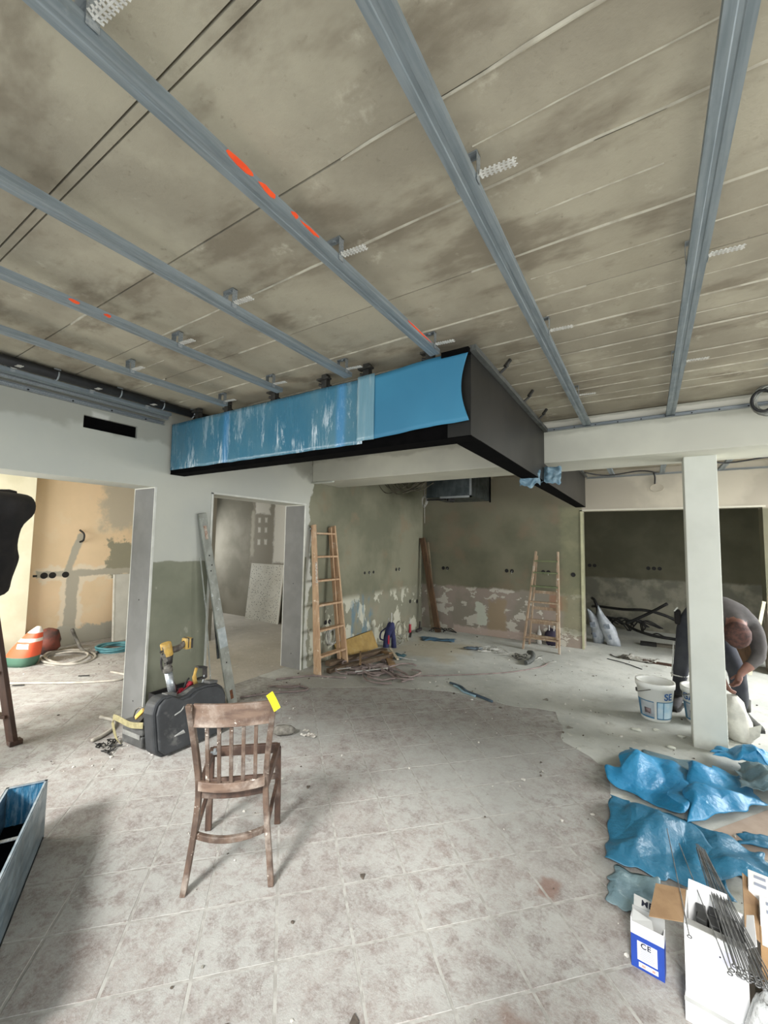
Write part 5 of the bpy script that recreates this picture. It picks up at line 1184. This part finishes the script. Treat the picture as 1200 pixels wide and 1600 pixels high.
m = MB(); m.prism([(-.27, -.17), (.10, .34), (.5, .42), (.5, -.14), (-.05, -.24)], .002, .004); m.build('sheet', mat('beige_paper', (176, 158, 142), (164, 146, 130), 8, .9), t)

M_card = mat('brown_cardboard', (150, 122, 90), (138, 110, 80), 20, .85); M_cardl = mat('brown_cardboard_side', (160, 128, 90), (146, 116, 80), 16, .85)
M_whitecard = mat('white_cardboard', (226, 226, 224), (216, 216, 216), 6, .7); M_greycard = mat('grey_card_inside', (168, 168, 164), (156, 156, 152), 8, .85)
M_bluecard = mat('blue_printed_card', (36, 70, 156), (30, 62, 146), 8, .5)
def open_box(t, x0, x1, y0, y1, H, m_out, th=.004, z0=0.0):
    for nm, lo, hi in (('front_panel', (x0, y0, z0), (x1, y0+th, H)), ('rear_panel', (x0, y1-th, z0), (x1, y1, H)), ('side_panel', (x0, y0+th, z0), (x0+th, y1-th, H)), ('side_panel', (x1-th, y0+th, z0), (x1, y1-th, H)), ('bottom_panel', (x0+th, y0+th, z0), (x1-th, y1-th, z0+th))):
        MB().box(lo, hi).build(nm, m_out, t)
def quad(name, pts, m_, t, th=.002): 
    m = MB(); m.add(pts, [(0, 1, 2, 3)]); return m.build(name, m_, t, solid=th)
# lower and upper white box
rz = R(-6)
t = thing('cardboard_box', 'closed white cardboard box at the bottom edge, under the open white box', 'box', (.165, 1.945, 0), rz)
MB().box((-.085, -.105, 0), (.105, .10, .075)).build('carton', M_whitecard, t, bevel=.002); MB().box((-.086, -.106, .063), (.106, -.104, .076)).build('edge_tape', M_greycard, t)
t = thing('cardboard_box', 'tall open white cardboard box with dark plastic parts, rods lying across it', 'box', (.165, 1.945, .076), rz)
open_box(t, -.082, .085, -.09, .09, .222, M_whitecard)
quad('front_flap', [(-.078, -.088, .222), (.080, -.088, .222), (.078, -.035, .205), (-.076, -.035, .205)], M_greycard, t)
quad('rear_flap', [(-.078, .088, .222), (.040, .088, .222), (.038, .112, .252), (-.076, .112, .252)], M_whitecard, t)
quad('side_flap', [(.085, -.07, .222), (.085, .085, .222), (.11, .085, .235), (.11, -.06, .235)], M_whitecard, t)
quad('brown_flap', [(-.084, -.085, .222), (-.084, .088, .224), (-.178, .060, .216), (-.184, -.105, .200)], M_card, t)['label'] = 'brown inner side of the side flap folded out to the left'
rn = random.Random(2)
for k in range(7):
    x, y = -.05+.035*(k % 4), -.01+.05*(k//4); MB().box((x, y, .12+.012*rn.random()), (x+.03, y+.045, .195+.01*rn.random()), Matrix.Rotation(rn.uniform(-.15, .15), 4, 'Z')).build('plastic_part', mat('black_plastic_part', (40, 40, 40), (58, 58, 56), 30, .5), t, bevel=.003)
MB().box((.01, -.0915, .155), (.055, -.0905, .195)).build('address_label', mat('pale_label', (214, 212, 222), (206, 204, 214), 20, .6), t)
MB().box((.012, -.0925, .168), (.016, -.0915, .172)).build('label_dot', M_black_hole, t)
# blue and white box
t = thing('cardboard_box', 'small open blue-and-white box with a CE label, left of the other boxes', 'box', (-.035, 1.975, 0), R(-6))
open_box(t, -.055, .052, -.018, .035, .118, M_bluecard, .003)
for lo, hi, nm in (((-.055, -.018, .118), (.052, -.015, .160), 'white_front'), ((-.055, -.015, .118), (-.052, .035, .172), 'white_side'), ((.049, -.015, .118), (.052, .035, .150), 'white_side')): MB().box(lo, hi).build(nm, M_whitecard, t)
MB().box((-.055, .032, .118), (.052, .035, .185)).build('rear_inside', M_greycard, t)
quad('front_lip', [(-.052, -.016, .160), (.020, -.016, .160), (.012, .012, .172), (-.050, .012, .186)], M_greycard, t)
quad('rear_flap', [(-.050, .034, .185), (.035, .034, .185), (.030, .062, .205), (-.052, .062, .208)], M_greycard, t)
MB().box((-.034, -.0192, .034), (.030, -.0180, .100)).build('label', M_whitecard, t)
MB().box((-.030, -.0192, .010), (.032, -.0180, .026)).build('lower_label', M_whitecard, t)
for x, z, w_ in ((-.014, .018, .006), (.018, .018, .005)): MB().box((x-w_, -.0200, z-.004), (x+w_, -.0190, z+.004)).build('label_symbol', mat('pale_red_mark', (206, 150, 130), (180, 140, 130), 60, .6), t)
M_print = mat('dark_print', (40, 44, 60), None, rough=.6); M_grprint = mat('grey_small_print', (150, 156, 170), None, rough=.6)
def letter(t, word, size, x, z, y, m_, bold=.0, nm='lettering', tilt=0):
    vs, fs = text_mesh(word, size, .0002, 1.15, bold); m = MB(); m.add([(x+v.x, y-v.z-.0003, z+v.y) for v in vs], fs); return m.build(nm, m_, t, weld=False)
letter(t, 'CE', .026, -.006, .088, -.0193, M_print, .0009)
for k in range(6): MB().box((-.026+.002*(k % 3), -.0197, .074-.0065*k), (.022-.003*(k % 2), -.0191, .0765-.0065*k)).build('print_line', M_grprint, t)
m = MB(); vs, fs = text_mesh('ME', .030, .0002, 1.1, .0008); m.add([(-.006+v.x, .0335+(v.y+.018)*.7, .1875+(v.y+.018)*.55) for v in vs], fs); m.build('lettering', M_print, t, weld=False)
# brown box with white packs
t = thing('cardboard_box', 'open brown cardboard box at the right edge holding small white packs', 'box', (.255, 1.93, 0), R(-8))
open_box(t, .03, .42, .0, .33, .285, M_cardl)
quad('side_flap', [(.028, .01, .285), (.028, .32, .285), (-.015, .31, .315), (-.010, .03, .300)], M_card, t)
for k, (x, y, lab) in enumerate(((.30, 2.02, 'white pack with grey barcode, nearest in the brown box'), (.29, 2.16, 'white pack with grey barcode, behind the nearest one in the brown box'), (.385, 2.05, 'pale lilac pack at the right edge of the brown box'))):
    p = thing('small_pack', lab, 'pack', (x, y, .006), R(-8)); MB().box((0, 0, 0), (.072, .11, .315)).build('carton', M_whitecard if k < 2 else mat('lilac_card', (196, 190, 208), (184, 178, 200), 8, .6), p, bevel=.002)
    for q in range(2): MB().box((.018, .022+.045*q, .3148), (.052, .040+.045*q, .3158)).build('barcode', M_grprint if k < 2 else mat('violet_print', (120, 80, 170)), p)
t = thing('clear_bag', 'clear plastic bag of small parts at the bottom right corner', 'bag', (.315, 1.80, 0))
def bagf(u, v): return ((u-.5)*.20, (v-.5)*.16, .02+.24*math.sin(math.pi*min(1, max(0, u)))**.5*math.sin(math.pi*v)**.5*(1+.35*noise.noise(Vector((u*6, v*6, 2)))))
MB().grid(bagf, 20, 18).build('film', film_material('clear_bag_film', (168, 170, 168), (232, 232, 230), .8, .2, (7, 7, 7), .8), t, smooth=True, solid=.001)
# threaded hanger rods lying on the boxes
M_rod = metal('dark_threaded_steel', (138, 138, 136), (98, 98, 98), .45, .6, (4, 4, 4), .1)
rn = random.Random(9)
proto = thing('threaded_rod', 'thin dark steel hanger rod in the bundle lying across the boxes', 'rod', (0, 0, 0), group='hanger rods on the boxes')
MB().cyl((0, 0, 0), (0, .60, 0), .0018, n=6).build('shaft', M_rod, proto)
m = MB(); m.tube([(math.cos(q)*.006, -.006+math.sin(q)*.006, 0) for q in [2*math.pi*i/10 for i in range(11)]], .0018, 5); m.build('eyelet', M_rod, proto)
for k in range(22):
    o = proto if k == 0 else copy_tree(proto)
    u = k/21; x = .185+.10*u+rn.uniform(-.004, .004); y = 1.73+.02*math.sin(k*2.1)-.012*u; z = .316+.004*(k % 3)+.002*rn.random()
    o.location = (x, y, z); o.rotation_euler = (R(-1.2+.6*rn.random()), 0, math.atan2(x-(.145+.03*u), .60))
for (x, y, a, lab) in ((.085, 1.80, 4, 'single thin steel rod at the left of the rods, over the white box\'s left edge'), (.178, 1.72, 9, 'thin steel rod with a clear eyelet, leftmost of the dense bundle')):
    o = copy_tree(proto); o.location = (x, y, .312); o.rotation_euler = (R(-.5), 0, R(a)); o['label'] = lab; del o['group']

# ================================================================== GALVANISED TROUGH (LEFT EDGE)
t = thing('duct_section', 'open-topped galvanised duct section lying at the left edge, lined with blue film', 'duct', (-2.755, 1.005, 0), math.atan2(-.49, .872))
M_trough = metal('blueish_galvanised', (142, 158, 166), (108, 126, 136), .36, .65, (1.2, 1, 6), .5)
Hh, Wd, Ln, th = .295, .170, 1.25, .003
MB().box((0, -th, .02), (Ln, 0, Hh)).build('side_panel', M_trough, t); MB().box((0, -Wd, .0), (Ln, -Wd+th, Hh)).build('side_panel', M_trough, t)
MB().box((0, -Wd, 0), (th, 0, Hh)).build('end_panel', M_trough, t); MB().box((0, -Wd, 0), (Ln, 0, th)).build('bottom_panel', M_sheet, t)
m = MB(); m.box((-.001, -.012, Hh-.003), (Ln, .001, Hh)); m.box((-.001, -Wd, Hh-.003), (.014, 0, Hh)); m.box((0, -Wd-.001, Hh-.003), (Ln, -Wd+.012, Hh)); m.build('rim', mat('bright_rim', (188, 200, 206), (150, 166, 176), 12, .4, .4), t)
def lining(u, v): return (.006+u*.30+.004*noise.noise(Vector((u*20, v*8, 1))), -.008-.006*abs(noise.noise(Vector((u*14, v*3, 4)))), .08+v*(Hh-.085))
MB().grid(lining, 40, 12).build('film_lining', M_bluefilm, t, smooth=True)
def lining2(u, v): return (.006+.008*abs(noise.noise(Vector((u*10, v*5, 8)))), -Wd+.006+u*(Wd-.012), .05+v*(Hh-.055))
MB().grid(lining2, 24, 16).build('film_lining', film_material('pale_streaky_blue_film', (58, 112, 142), (206, 224, 232), .7, .25, (16, 16, 3), .8), t, smooth=True)
MB().box((.006, -Wd+.004, .02), (Ln, -.012, .10)).build('dark_bottom_fill', M_ductdark, t)  # near-black block along the lower inside of the trough
MB().bar((.36, -Wd+.004, .225), (.36, -.004, .225), .020, .004).build('cross_brace', M_track, t)

# ================================================================== LEFT ROOM
t = thing('mortar_bag', 'orange and green printed bag standing at the cream pier in the left room', 'bag', (-6.56, 2.06, 0), R(28))
m = MB(); secs = [(0, .20, .13, 0), (.05, .23, .15, .0), (.12, .22, .15, .02), (.20, .20, .13, .045), (.28, .17, .11, .075), (.36, .13, .09, .11), (.43, .085, .06, .14), (.49, .03, .02, .165)]
n = 20
for z, a_, b_, sx in secs:
    for k in range(n):
        q = 2*math.pi*k/n; ca, sa = math.cos(q), math.sin(q); s_ = 1/max(abs(ca), abs(sa))**.5; w_ = 1+.06*noise.noise(Vector((ca*3, sa*3, z*12)))
        m.v.append((ca*a_*s_*w_*.78+sx*1.25-.05, sa*b_*s_*w_*.85, z*.98))
m.f = [(i*n+k, i*n+(k+1) % n, (i+1)*n+(k+1) % n, (i+1)*n+k) for i in range(len(secs)-1) for k in range(n)]+[tuple(range(n)), tuple((len(secs)-1)*n+k for k in range(n-1, -1, -1))]; m.mi = [0]*len(m.f)
def orangebag():
    k = NT('orange_bag_print'); x, y, z = k.axes(True); wb = k.noise(10, 3, obj=True)
    c = lin((226, 92, 56)); c = k.mix(k.ramp(z, .115, .125, 1, 0), c, lin((70, 104, 86)))
    c = k.mix(k.rect(x, z, -.2, .3, .30, .34, .006, wb, .02), c, lin((236, 226, 214))); c = k.mix(k.rect(x, z, -.02, .12, .22, .275, .006, wb, .02), c, lin((240, 234, 226)))
    c = k.mix(k.ramp(z, .40, .41), c, lin((240, 232, 222))); return k.done(c, .5)
m.build('bag', orangebag(), t, smooth=True)
t = thing('mortar_bag', 'dark torn bag standing right behind the orange one in the left room', 'bag', (-6.95, 2.42, 0), R(10))
m = MB(); m.blob((0, 0, .17), (.16, .14, .19), 4, .12, 14, 8); m.build('bag', mat('brown_red_bag', (120, 62, 48), (66, 48, 42), 9, .7), t, smooth=True)
t = thing('tile_adhesive_bag', 'blue and white printed bag lying at the left edge beyond the doorway', 'bag', (-6.80, 1.70, 0), R(20))
m = MB(); m.blob((0, 0, .085), (.22, .14, .09), 9, .10, 18, 10)
def bluebag():
    k = NT('blue_bag_print'); x, y, z = k.axes(True); c = k.mix(k.ramp(z, .10, .13), lin((64, 122, 200)), lin((216, 222, 216))); c = k.mix(k.ramp(x, .14, .16), c, lin((78, 92, 84))); return k.done(c, .5)
m.build('bag', bluebag(), t, smooth=True)
letter(t, '51', .075, .02, .065, -.150, M_whitecard, .002)
t = thing('green_bag', 'dark green bag lying on top of the blue printed one at the left edge', 'bag', (-6.86, 1.64, .155), R(10)); m = MB(); m.blob((0, 0, .06), (.20, .11, .07), 12, .1, 14, 8); m.build('bag', mat('grey_green_bag', (106, 118, 98), (88, 100, 82), 8, .7), t, smooth=True)
t = paper_sack('tall white sack slumped against the cream pier at the left edge', (-7.12, 1.38, 0), R(80), .05, (.24, .10, .66), mat('cream_sack', (222, 216, 196), (196, 190, 172), 6, .85, bump=.5, bs=12), 'white_sack', seed=5)
tag(MB().bar((-7.26, 1.57, 0), (-7.26, 1.59, .88), .035, .02, (1, 0, 0)).build('metal_strip', M_track), 'grey metal strip standing behind the white sack in the left room', 'strip')
M_teal = mat('teal_hose', (88, 142, 146), (66, 116, 124), 10, .6)
coil('hose_coil', 'teal hose coil lying under the leaning plasterboard in the left room', (-6.45, 3.05, .03), .21, (0.02, .02, 1), 6, M_teal, .016, seed=3, spread=.05)
M_whose = mat('whitish_dusty_hose', (178, 172, 160), (152, 146, 134), 10, .7)
coil('cable_coil', 'loose white corrugated tubes lying by the peach wall of the left room', (-6.45, 2.48, .03), .24, (0.02, .02, 1), 4, M_whose, .016, seed=8, spread=.07, tall=1.5)
tag(MB().tube(smooth_path([(-6.75, 2.62, .32), (-6.80, 2.70, .16), (-6.62, 2.72, .03), (-6.4, 2.80, .02)]), .022, 7).build('conduit_stub', mat('dark_grey_conduit', (84, 80, 74), (120, 116, 106), 14, .7), smooth=True), 'dark grey conduit coming out of the peach wall and down to the floor', 'conduit')
tag(MB().tube(smooth_path([(-6.3, 1.35, .012), (-5.8, 1.75, .012), (-5.41, 2.04, .012), (-5.22, 2.20, .012), (-5.02, 2.44, .012), (-5.14, 2.56, .012), (-5.4, 2.52, .012)]), .013, 6).build('floor_hose', M_whose, smooth=True), 'long pale hose making a hairpin loop on the left room\'s floor', 'hose')
tag(MB().tube(smooth_path([(-4.12, 1.86, .014), (-3.95, 1.89, .014), (-3.80, 1.82, .014), (-3.72, 1.70, .014), (-3.70, 1.62, .014)]), .015, 6).build('floor_hose', M_whose, smooth=True), 'short pale hose end bent on the floor in the left doorway', 'hose')
for (x, y, lab) in ((-5.55, 2.25, 'small dark splinter on the left room\'s floor in front of the hose loop'), (-5.75, 1.72, 'second dark splinter nearer the bags on the left room\'s floor')):
    tag(MB().bar((x, y, .006), (x+.09, y+.07, .010), .015, .008).build('splinter', M_black_hole), lab, 'debris')

# ================================================================== BACK CORNER CLUTTER
rn = random.Random(12)
t = thing('conduit_coils', 'tangled heap of mauve dusty conduit loops on the floor in front of the orange ladder', 'conduit', (-2.80, 4.38, 0))
for k in range(17):
    cx, cy = rn.uniform(-.34, .34), rn.uniform(-.34, .34)+.0; cx = cx*1.0; r_ = rn.uniform(.12, .30); a0 = rn.uniform(0, 6.3); sp_ = rn.uniform(3.2, 6.2); el = rn.uniform(.6, 1)
    ro = rn.uniform(0, 3.1)
    pts = []
    for q in range(17):
        a = a0+sp_*q/16; x, y = math.cos(a)*r_, math.sin(a)*r_*el; rr = 1+.1*math.sin(q)
        pts.append((cx*.9+(x*math.cos(ro)-y*math.sin(ro))*rr, cy*.9+(x*math.sin(ro)+y*math.cos(ro))*rr, .014+.035*rn.random()*math.sin(math.pi*q/16)+.004*(k % 5)))
    MB().tube(smooth_path(pts, 2), .011, 6).build('conduit_loop', M_wire_mauve, t, smooth=True)
tag(MB().tube(smooth_path([(-3.62, 3.45, .012), (-3.50, 3.62, .012), (-3.38, 3.78, .012), (-3.2, 3.86, .012), (-3.0, 3.95, .014)]), .011, 6).build('conduit_end', M_wire_mauve, smooth=True), 'end of conduit running left from the heap past the foot of the orange ladder', 'conduit')
tag(MB().tube(smooth_path([(-2.42, 4.45, .010), (-2.1, 4.72, .010), (-1.75, 5.02, .010), (-1.45, 5.35, .010), (-1.22, 5.75, .010), (-1.16, 6.05, .010)]), .008, 6).build('conduit_end', M_wire_mauve, smooth=True), 'thin long conduit curving across the bare floor from the heap to the open stepladder', 'conduit')
tag(MB().tube(smooth_path([(-3.46, 3.32, .01), (-3.40, 3.25, .03), (-3.28, 3.29, .035), (-3.24, 3.42, .02), (-3.30, 3.50, .01)]), .009, 6).build('conduit_offcut', M_wire_mauve, smooth=True), 'small hooked conduit offcut on the floor in front of the second doorway', 'conduit')
tag(MB().tube(smooth_path([(-3.50, 2.86, .012), (-3.35, 3.12, .012), (-3.15, 3.32, .012), (-3.12, 3.44, .012), (-3.3, 3.42, .012), (-3.52, 3.24, .012)]), .010, 6).build('conduit_offcut', M_wire_mauve, smooth=True), 'looped conduit piece on the floor at the foot of the levelling board', 'conduit')
for k, (a, b, lab) in enumerate((((-2.98, 4.10, .05), (-2.72, 4.42, .06), 'white lath lying on the front of the conduit heap'), ((-3.30, 4.02, .03), (-3.12, 4.20, .05), 'white strip lying beside the orange ladder\'s foot'), ((-2.66, 5.05, .02), (-2.95, 4.95, .05), 'white strip at the rear of the conduit heap'))):
    tag(MB().bar(a, b, .022, .008).build('white_strip', M_wire_white), lab, 'strip')
coil('cable_coil', 'coil of white cable hanging low on the left wall behind the orange ladder', (-3.625, 4.43, .32), .085, (1, 0, 0), 6, M_wire_white, .005, seed=2, tall=1.3)
coil('cable_coil', 'springy white cable coil standing beside the navy bundle', (-3.33, 5.78, .17), .12, (.6, .8, .1), 6, mat('yellowish_white_cable', (188, 184, 164), (160, 156, 138), 10, .6), .006, seed=6, spread=.14, tall=1.2)
t = thing('navy_bundle', 'navy blue folded sack with white tubes standing near the back corner', 'sack', (-3.34, 5.48, 0))
m = MB(); n = 14
for z, r_, dx in ((0, .045, -.06), (.16, .05, -.04), (.28, .07, .0), (.36, .055, .01), (.38, .03, .01)):
    for k in range(n): a = 2*math.pi*k/n; q = 1+.2*noise.noise(Vector((math.cos(a)*3, math.sin(a)*3, z*10))); m.v.append((math.cos(a)*r_*q+dx, math.sin(a)*r_*q+dx*.4, z))
m.f = [(i*n+k, i*n+(k+1) % n, (i+1)*n+(k+1) % n, (i+1)*n+k) for i in range(4) for k in range(n)]; m.mi = [0]*len(m.f)
M_navy = mat('navy_cloth', (48, 52, 92), (36, 38, 70), 10, .85); m.build('left_fold', M_navy, t, smooth=True)
m = MB(); m.tube([(.05, .03, 0), (.045, .02, .15), (.01, 0, .33)], [.040, .035, .05], 12); m.build('right_fold', M_navy, t, smooth=True)
m = MB(); m.tube(smooth_path([(-.02, 0, .32), (-.14, -.03, .22), (-.15, -.04, .12), (-.08, -.03, .10)]), .012, 6); m.build('loop', M_navy, t, smooth=True)
m = MB(); m.cyl((-.03, 0, .30), (-.035, 0, .44), .012, n=8); m.cyl((.015, 0, .30), (.02, 0, .52), .012, .009, 8); m.build('white_tubes', M_wire_white, t)
m = MB(); m.cyl((0, -.045, .20), (.0, -.045, .06), .014, n=8); m.build('red_tube', M_red, t); m = MB(); m.cyl((0, -.05, .28), (.0, -.045, .20), .012, n=8); m.build('white_tip', M_wire_white, t)
t = thing('sealant_gun', 'dark sealant gun with a red body and white nozzle by the left wall', 'caulking gun', (-3.42, 6.25, 0))
MB().cyl((0, 0, .08), (0, 0, .22), .022, n=10).build('cartridge', M_red, t); MB().cyl((0, 0, .22), (0, 0, .33), .012, .005, 8).build('nozzle', M_wire_white, t); MB().bar((0, 0, 0), (.02, 0, .09), .03, .03).build('grip', M_darkp, t); MB().bar((-.02, 0, .07), (-.02, 0, .26), .008, .03).build('rack', M_darkp, t)
t = thing('drill_machine', 'small dark tool lying low by the back corner of the left wall', 'tool', (-3.45, 6.62, 0))
MB().bar((0, -.08, .05), (0, .10, .06), .05, .05).build('body', M_darkp, t, bevel=.01); MB().bar((0, .03, .06), (0, .05, .20), .02, .03).build('handle', M_darkp, t)
m = MB(); rn = random.Random(21)
for k in range(5): a = Vector((-3.35+rn.random()*.3, 6.75+rn.random()*.2, .02)); m.tube(smooth_path([a, a+Vector((.2*rn.random(), .05, .06)), a+Vector((.35*rn.random()+.1, rn.uniform(-.1, .1), .03))]), .008, 5)
tag(m.build('dark_wires', M_wire_black, smooth=True), 'dark wires sprawling at the foot of the leaning boards', 'wires')
def flatfilm(name, label, c, sz, seed, m_, rz=0, H=.04):
    ca, sa = math.cos(rz), math.sin(rz)
    q = [(c[0]+ca*x-sa*y, c[1]+sa*x+ca*y) for x, y in ((-sz[0]/2, -sz[1]/2), (sz[0]/2, -sz[1]/2), (sz[0]/2, sz[1]/2), (-sz[0]/2, sz[1]/2))]
    return crumple(name, label, q, H, 20, 14, seed, m_, rag=.06, fr=6)
flatfilm('film_scrap', 'dull blue film scrap on the floor before the leaning boards', (-2.95, 6.35), (.55, .22), 3, mat('dull_blue_film', (74, 108, 128), (58, 90, 112), 8, .6), .3)
flatfilm('film_scrap', 'dark teal film scrap at the back end of the timber pile', (-3.0, 5.05), (.25, .18), 6, mat('dark_teal_film', (52, 84, 92), (70, 104, 112), 8, .6), .2, .06)
flatfilm('film_scrap', 'small greyish-blue film scrap in the middle of the bare floor before the back wall', (-2.25, 6.15), (.22, .16), 9, mat('greyblue_film', (110, 126, 136), (90, 104, 116), 8, .6), .2)
t = thing('cable_tangle', 'white wire scraps looped on the bare floor before the back wall', 'wires', (-2.0, 6.2, 0))
m = MB(); rn = random.Random(31)
for k in range(7): a = Vector((rn.uniform(-.25, .25), rn.uniform(-.15, .15), .01)); m.tube(smooth_path([a, a+Vector((.12, .08, .03)), a+Vector((.2, -.02, .02)), a+Vector((.08, -.08, .01))]), .006, 5)
m.build('wires', M_wire_white, t, smooth=True)
t = thing('blue_strip', 'dark blue-grey strip with a light blue film edge lying diagonally on the bare floor', 'strip', (-1.64, 4.35, 0))
P = smooth_path([(-.30, .16, .010), (-.14, .09, .016), (-.04, .0, .014), (.12, -.06, .014), (.28, -.12, .010)])
m = MB(); m.tube(P, .013, 6); m.build('strip', mat('dark_blue_grey_strip', (74, 92, 104), (58, 74, 86), 12, .7), t, smooth=True)
m = MB(); m.tube([p+Vector((-.03, -.02, -.004)) for p in P[3:16]], .010, 6); m.build('light_edge', mat('light_blue_edge', (150, 178, 190), (130, 160, 174), 12, .6), t, smooth=True)
t = thing('corrugated_hose', 'thick grey corrugated hose lying in front of the open stepladder', 'hose', (-1.38, 5.95, 0))
P = smooth_path([(-.10, .30, .05), (-.03, .20, .075), (.02, .05, .07), (.02, -.08, .045), (-.02, -.20, .032)], 8)
m = MB(); m.tube(P, [.028+.005*(i % 2) for i in range(len(P))], 10); m.build('hose', mat('grey_corrugated', (92, 94, 90), (72, 74, 70), 14, .6), t)
t = thing('wire_tangle', 'white looped wires scattered around the grey corrugated hose', 'wires', (-1.38, 6.05, 0)); rn = random.Random(14)
for k in range(9):
    cx, cy, r_ = rn.uniform(-.22, .22), rn.uniform(-.12, .14), rn.uniform(.05, .10); a0 = rn.uniform(0, 6)
    MB().tube([(cx+math.cos(a0+q*.4)*r_, cy+math.sin(a0+q*.4)*r_*.8, .012+.03*abs(math.sin(q*.5+k))) for q in range(13)], .005, 5).build('wire_loop', M_wire_white if k % 3 else M_wire_black, t, smooth=True)
t = thing('plastic_bottle', 'white squeeze bottle standing behind the open stepladder', 'bottle', (-1.51, 7.09, 0))
MB().lathe([(.001, 0), (.038, .0), (.040, .02), (.038, .17), (.018, .22), (.008, .235), (.007, .29), (.001, .292)], 16).build('body', M_wire_white, t, smooth=True)
t = thing('purple_bag', 'dark purple bag slumped behind the open stepladder beside the white bottle', 'bag', (-1.33, 7.09, 0)); m = MB(); m.blob((0, 0, .14), (.10, .04, .15), 6, .2, 14, 8); m.build('bag', mat('dark_purple_film', (52, 44, 66), (40, 34, 50), 9, .7), t, smooth=True)
for x in (-.02, .05): MB().cyl((x, -.04, .24), (x, -.03, .40), .009, n=8).build('white_tube', M_wire_white, t)

# ================================================================== LOOSE DEBRIS
t = thing('plaster_lump', 'fist-sized grey lump of mortar on the tiles right behind the chair', 'debris', (-2.56, 2.54, 0), R(48))
m = MB(); m.tube([(-.075, 0, .040), (-.05, 0, .050), (.0, 0, .046), (.05, .0, .040), (.09, .0, .03)], [.022, .042, .038, .034, .016], 10)
for v in range(len(m.v)): p = Vector(m.v[v]); m.v[v] = tuple(p*(1+.10*noise.noise(p*40)))
m.build('lump', mat('grey_mortar_lump', (104, 100, 92), (132, 128, 118), 30, .9, bump=.5, bs=60), t, smooth=True)
m = MB(); m.blob((.03, .03, .028), (.05, .03, .026), 3, .3, 10, 6); m.build('chip', mat('dark_mortar_chip', (92, 88, 78), (116, 112, 102), 30, .9), t)
t = thing('paper_scraps', 'small torn pale paper scraps on the tiles beside the mortar lump', 'debris', (-2.40, 2.66, 0)); rn = random.Random(41)
for k in range(7):
    m = MB(); x, y = rn.uniform(-.09, .09), rn.uniform(-.05, .05); m.grid(lambda u, v: (x+(u-.5)*.05+.01*noise.noise(Vector((u*5, k, 0))), y+(v-.5)*.03, .008+.02*abs(noise.noise(Vector((u*4, v*4, k*3))))), 4, 3)
    m.build('scrap', mat('pale_scrap', (204, 200, 190), (150, 144, 134), 30, .9), t, solid=.001)
def dust_pile(): return mat('white_dust', (226, 226, 222), (206, 206, 202), 20, .95, obj=False)
crumb_mats = [mat('pale_crumb', (206, 202, 192), (186, 182, 172), 30, .9), mat('dark_crumb', (72, 64, 56), (96, 86, 76), 30, .9), mat('grey_crumb', (142, 138, 128), (120, 116, 106), 30, .9)]
rn = random.Random(77)
for (nm, lab, area, cnt, pale) in (('plaster_crumbs', 'pale and dark plaster crumbs strewn over the tiled floor', (-3.2, 1.2, .4, 4.2), 420, .6), ('rubble_crumbs', 'grey rubble crumbs strewn over the bare floor at the back', (-3.5, 1.2, 3.9, 7.0), 520, .45), ('doorway_crumbs', 'small rubble strewn along the foot of the left wall', (-3.62, -3.1, 1.2, 4.2), 300, .5), ('room_crumbs', 'crumbs strewn on the left room\'s floor', (-6.8, -4.1, 1.0, 3.4), 200, .5)):
    m = MB(); bad = 0
    for k in range(cnt):
        x, y = rn.uniform(area[0], area[1]), rn.uniform(area[2], area[3])
        if noise.noise(Vector((x*1.3, y*1.3, 5))) < rn.uniform(-.35, .3): continue
        if x < -1.5 and y < 1.12: continue
        r_ = rn.choice((.002, .003, .004, .005, .008)) * (1.0 if y < 4 else 1.3)
        q = rn.random(); m.cur = 0 if q < pale else (1 if q < pale+.25 else 2)
        m.blob((x, y, r_*.5), (r_*rn.uniform(.8, 1.8), r_*rn.uniform(.8, 1.4), r_*.7), k, .3, 5, 3, Matrix.Rotation(rn.uniform(0, 3), 4, 'Z'))
    tag(m.build(nm, crumb_mats, weld=False), lab, 'debris', kind='stuff')
chips = [((-.86, 1.22), .05, 1, 'dark red-brown triangular chip lying on a tile at the bottom centre'), ((-.42, 1.27), .045, 0, 'white chip lying near a tile joint at the bottom centre right'), ((-1.9, 2.12), .03, 1, 'small black pebble on the tiles right of the chair\'s shadow'),
         ((-1.19, 1.73), .032, 1, 'small dark chip on a tile right of the bottom centre grout crossing'), ((-.75, 3.0), .03, 0, 'white crumb on the tile joints in the middle of the floor'), ((-.92, 4.62), .07, 2, 'flat grey scrap on the bare floor beyond the tiles'), ((-.62, 4.05), .06, 2, 'thin grey sliver at the edge of the tiles left of the bucket')]
for (x, y), s, c, lab in chips:
    m = MB(); m.prism([(-s*.5, -s*.3), (s*.5, -s*.25), (s*.15, s*.4), (-s*.2, s*.2)], .001, .008, Matrix.Rotation(x*9, 4, 'Z')); tag(m.build('chip', crumb_mats[c], loc=(x, y, 0)), lab, 'debris')
for (c, s, lab) in (((-.12, 4.33), .09, 'white plaster shard on the floor between the tiles and the bucket'), ((.12, 4.12), .07, 'white plaster shard right behind the blue film heap'), ((.20, 4.40), .06, 'white plaster splinter at the left of the column\'s foot'), ((.02, 4.42), .05, 'small white shard between bucket and film heap')):
    m = MB(); m.blob((0, 0, .010), (s*.5, s*.25, .012), c[0]*10, .3, 8, 5); tag(m.build('plaster_shard', M_white, loc=(c[0], c[1], 0), smooth=True), lab, 'debris')
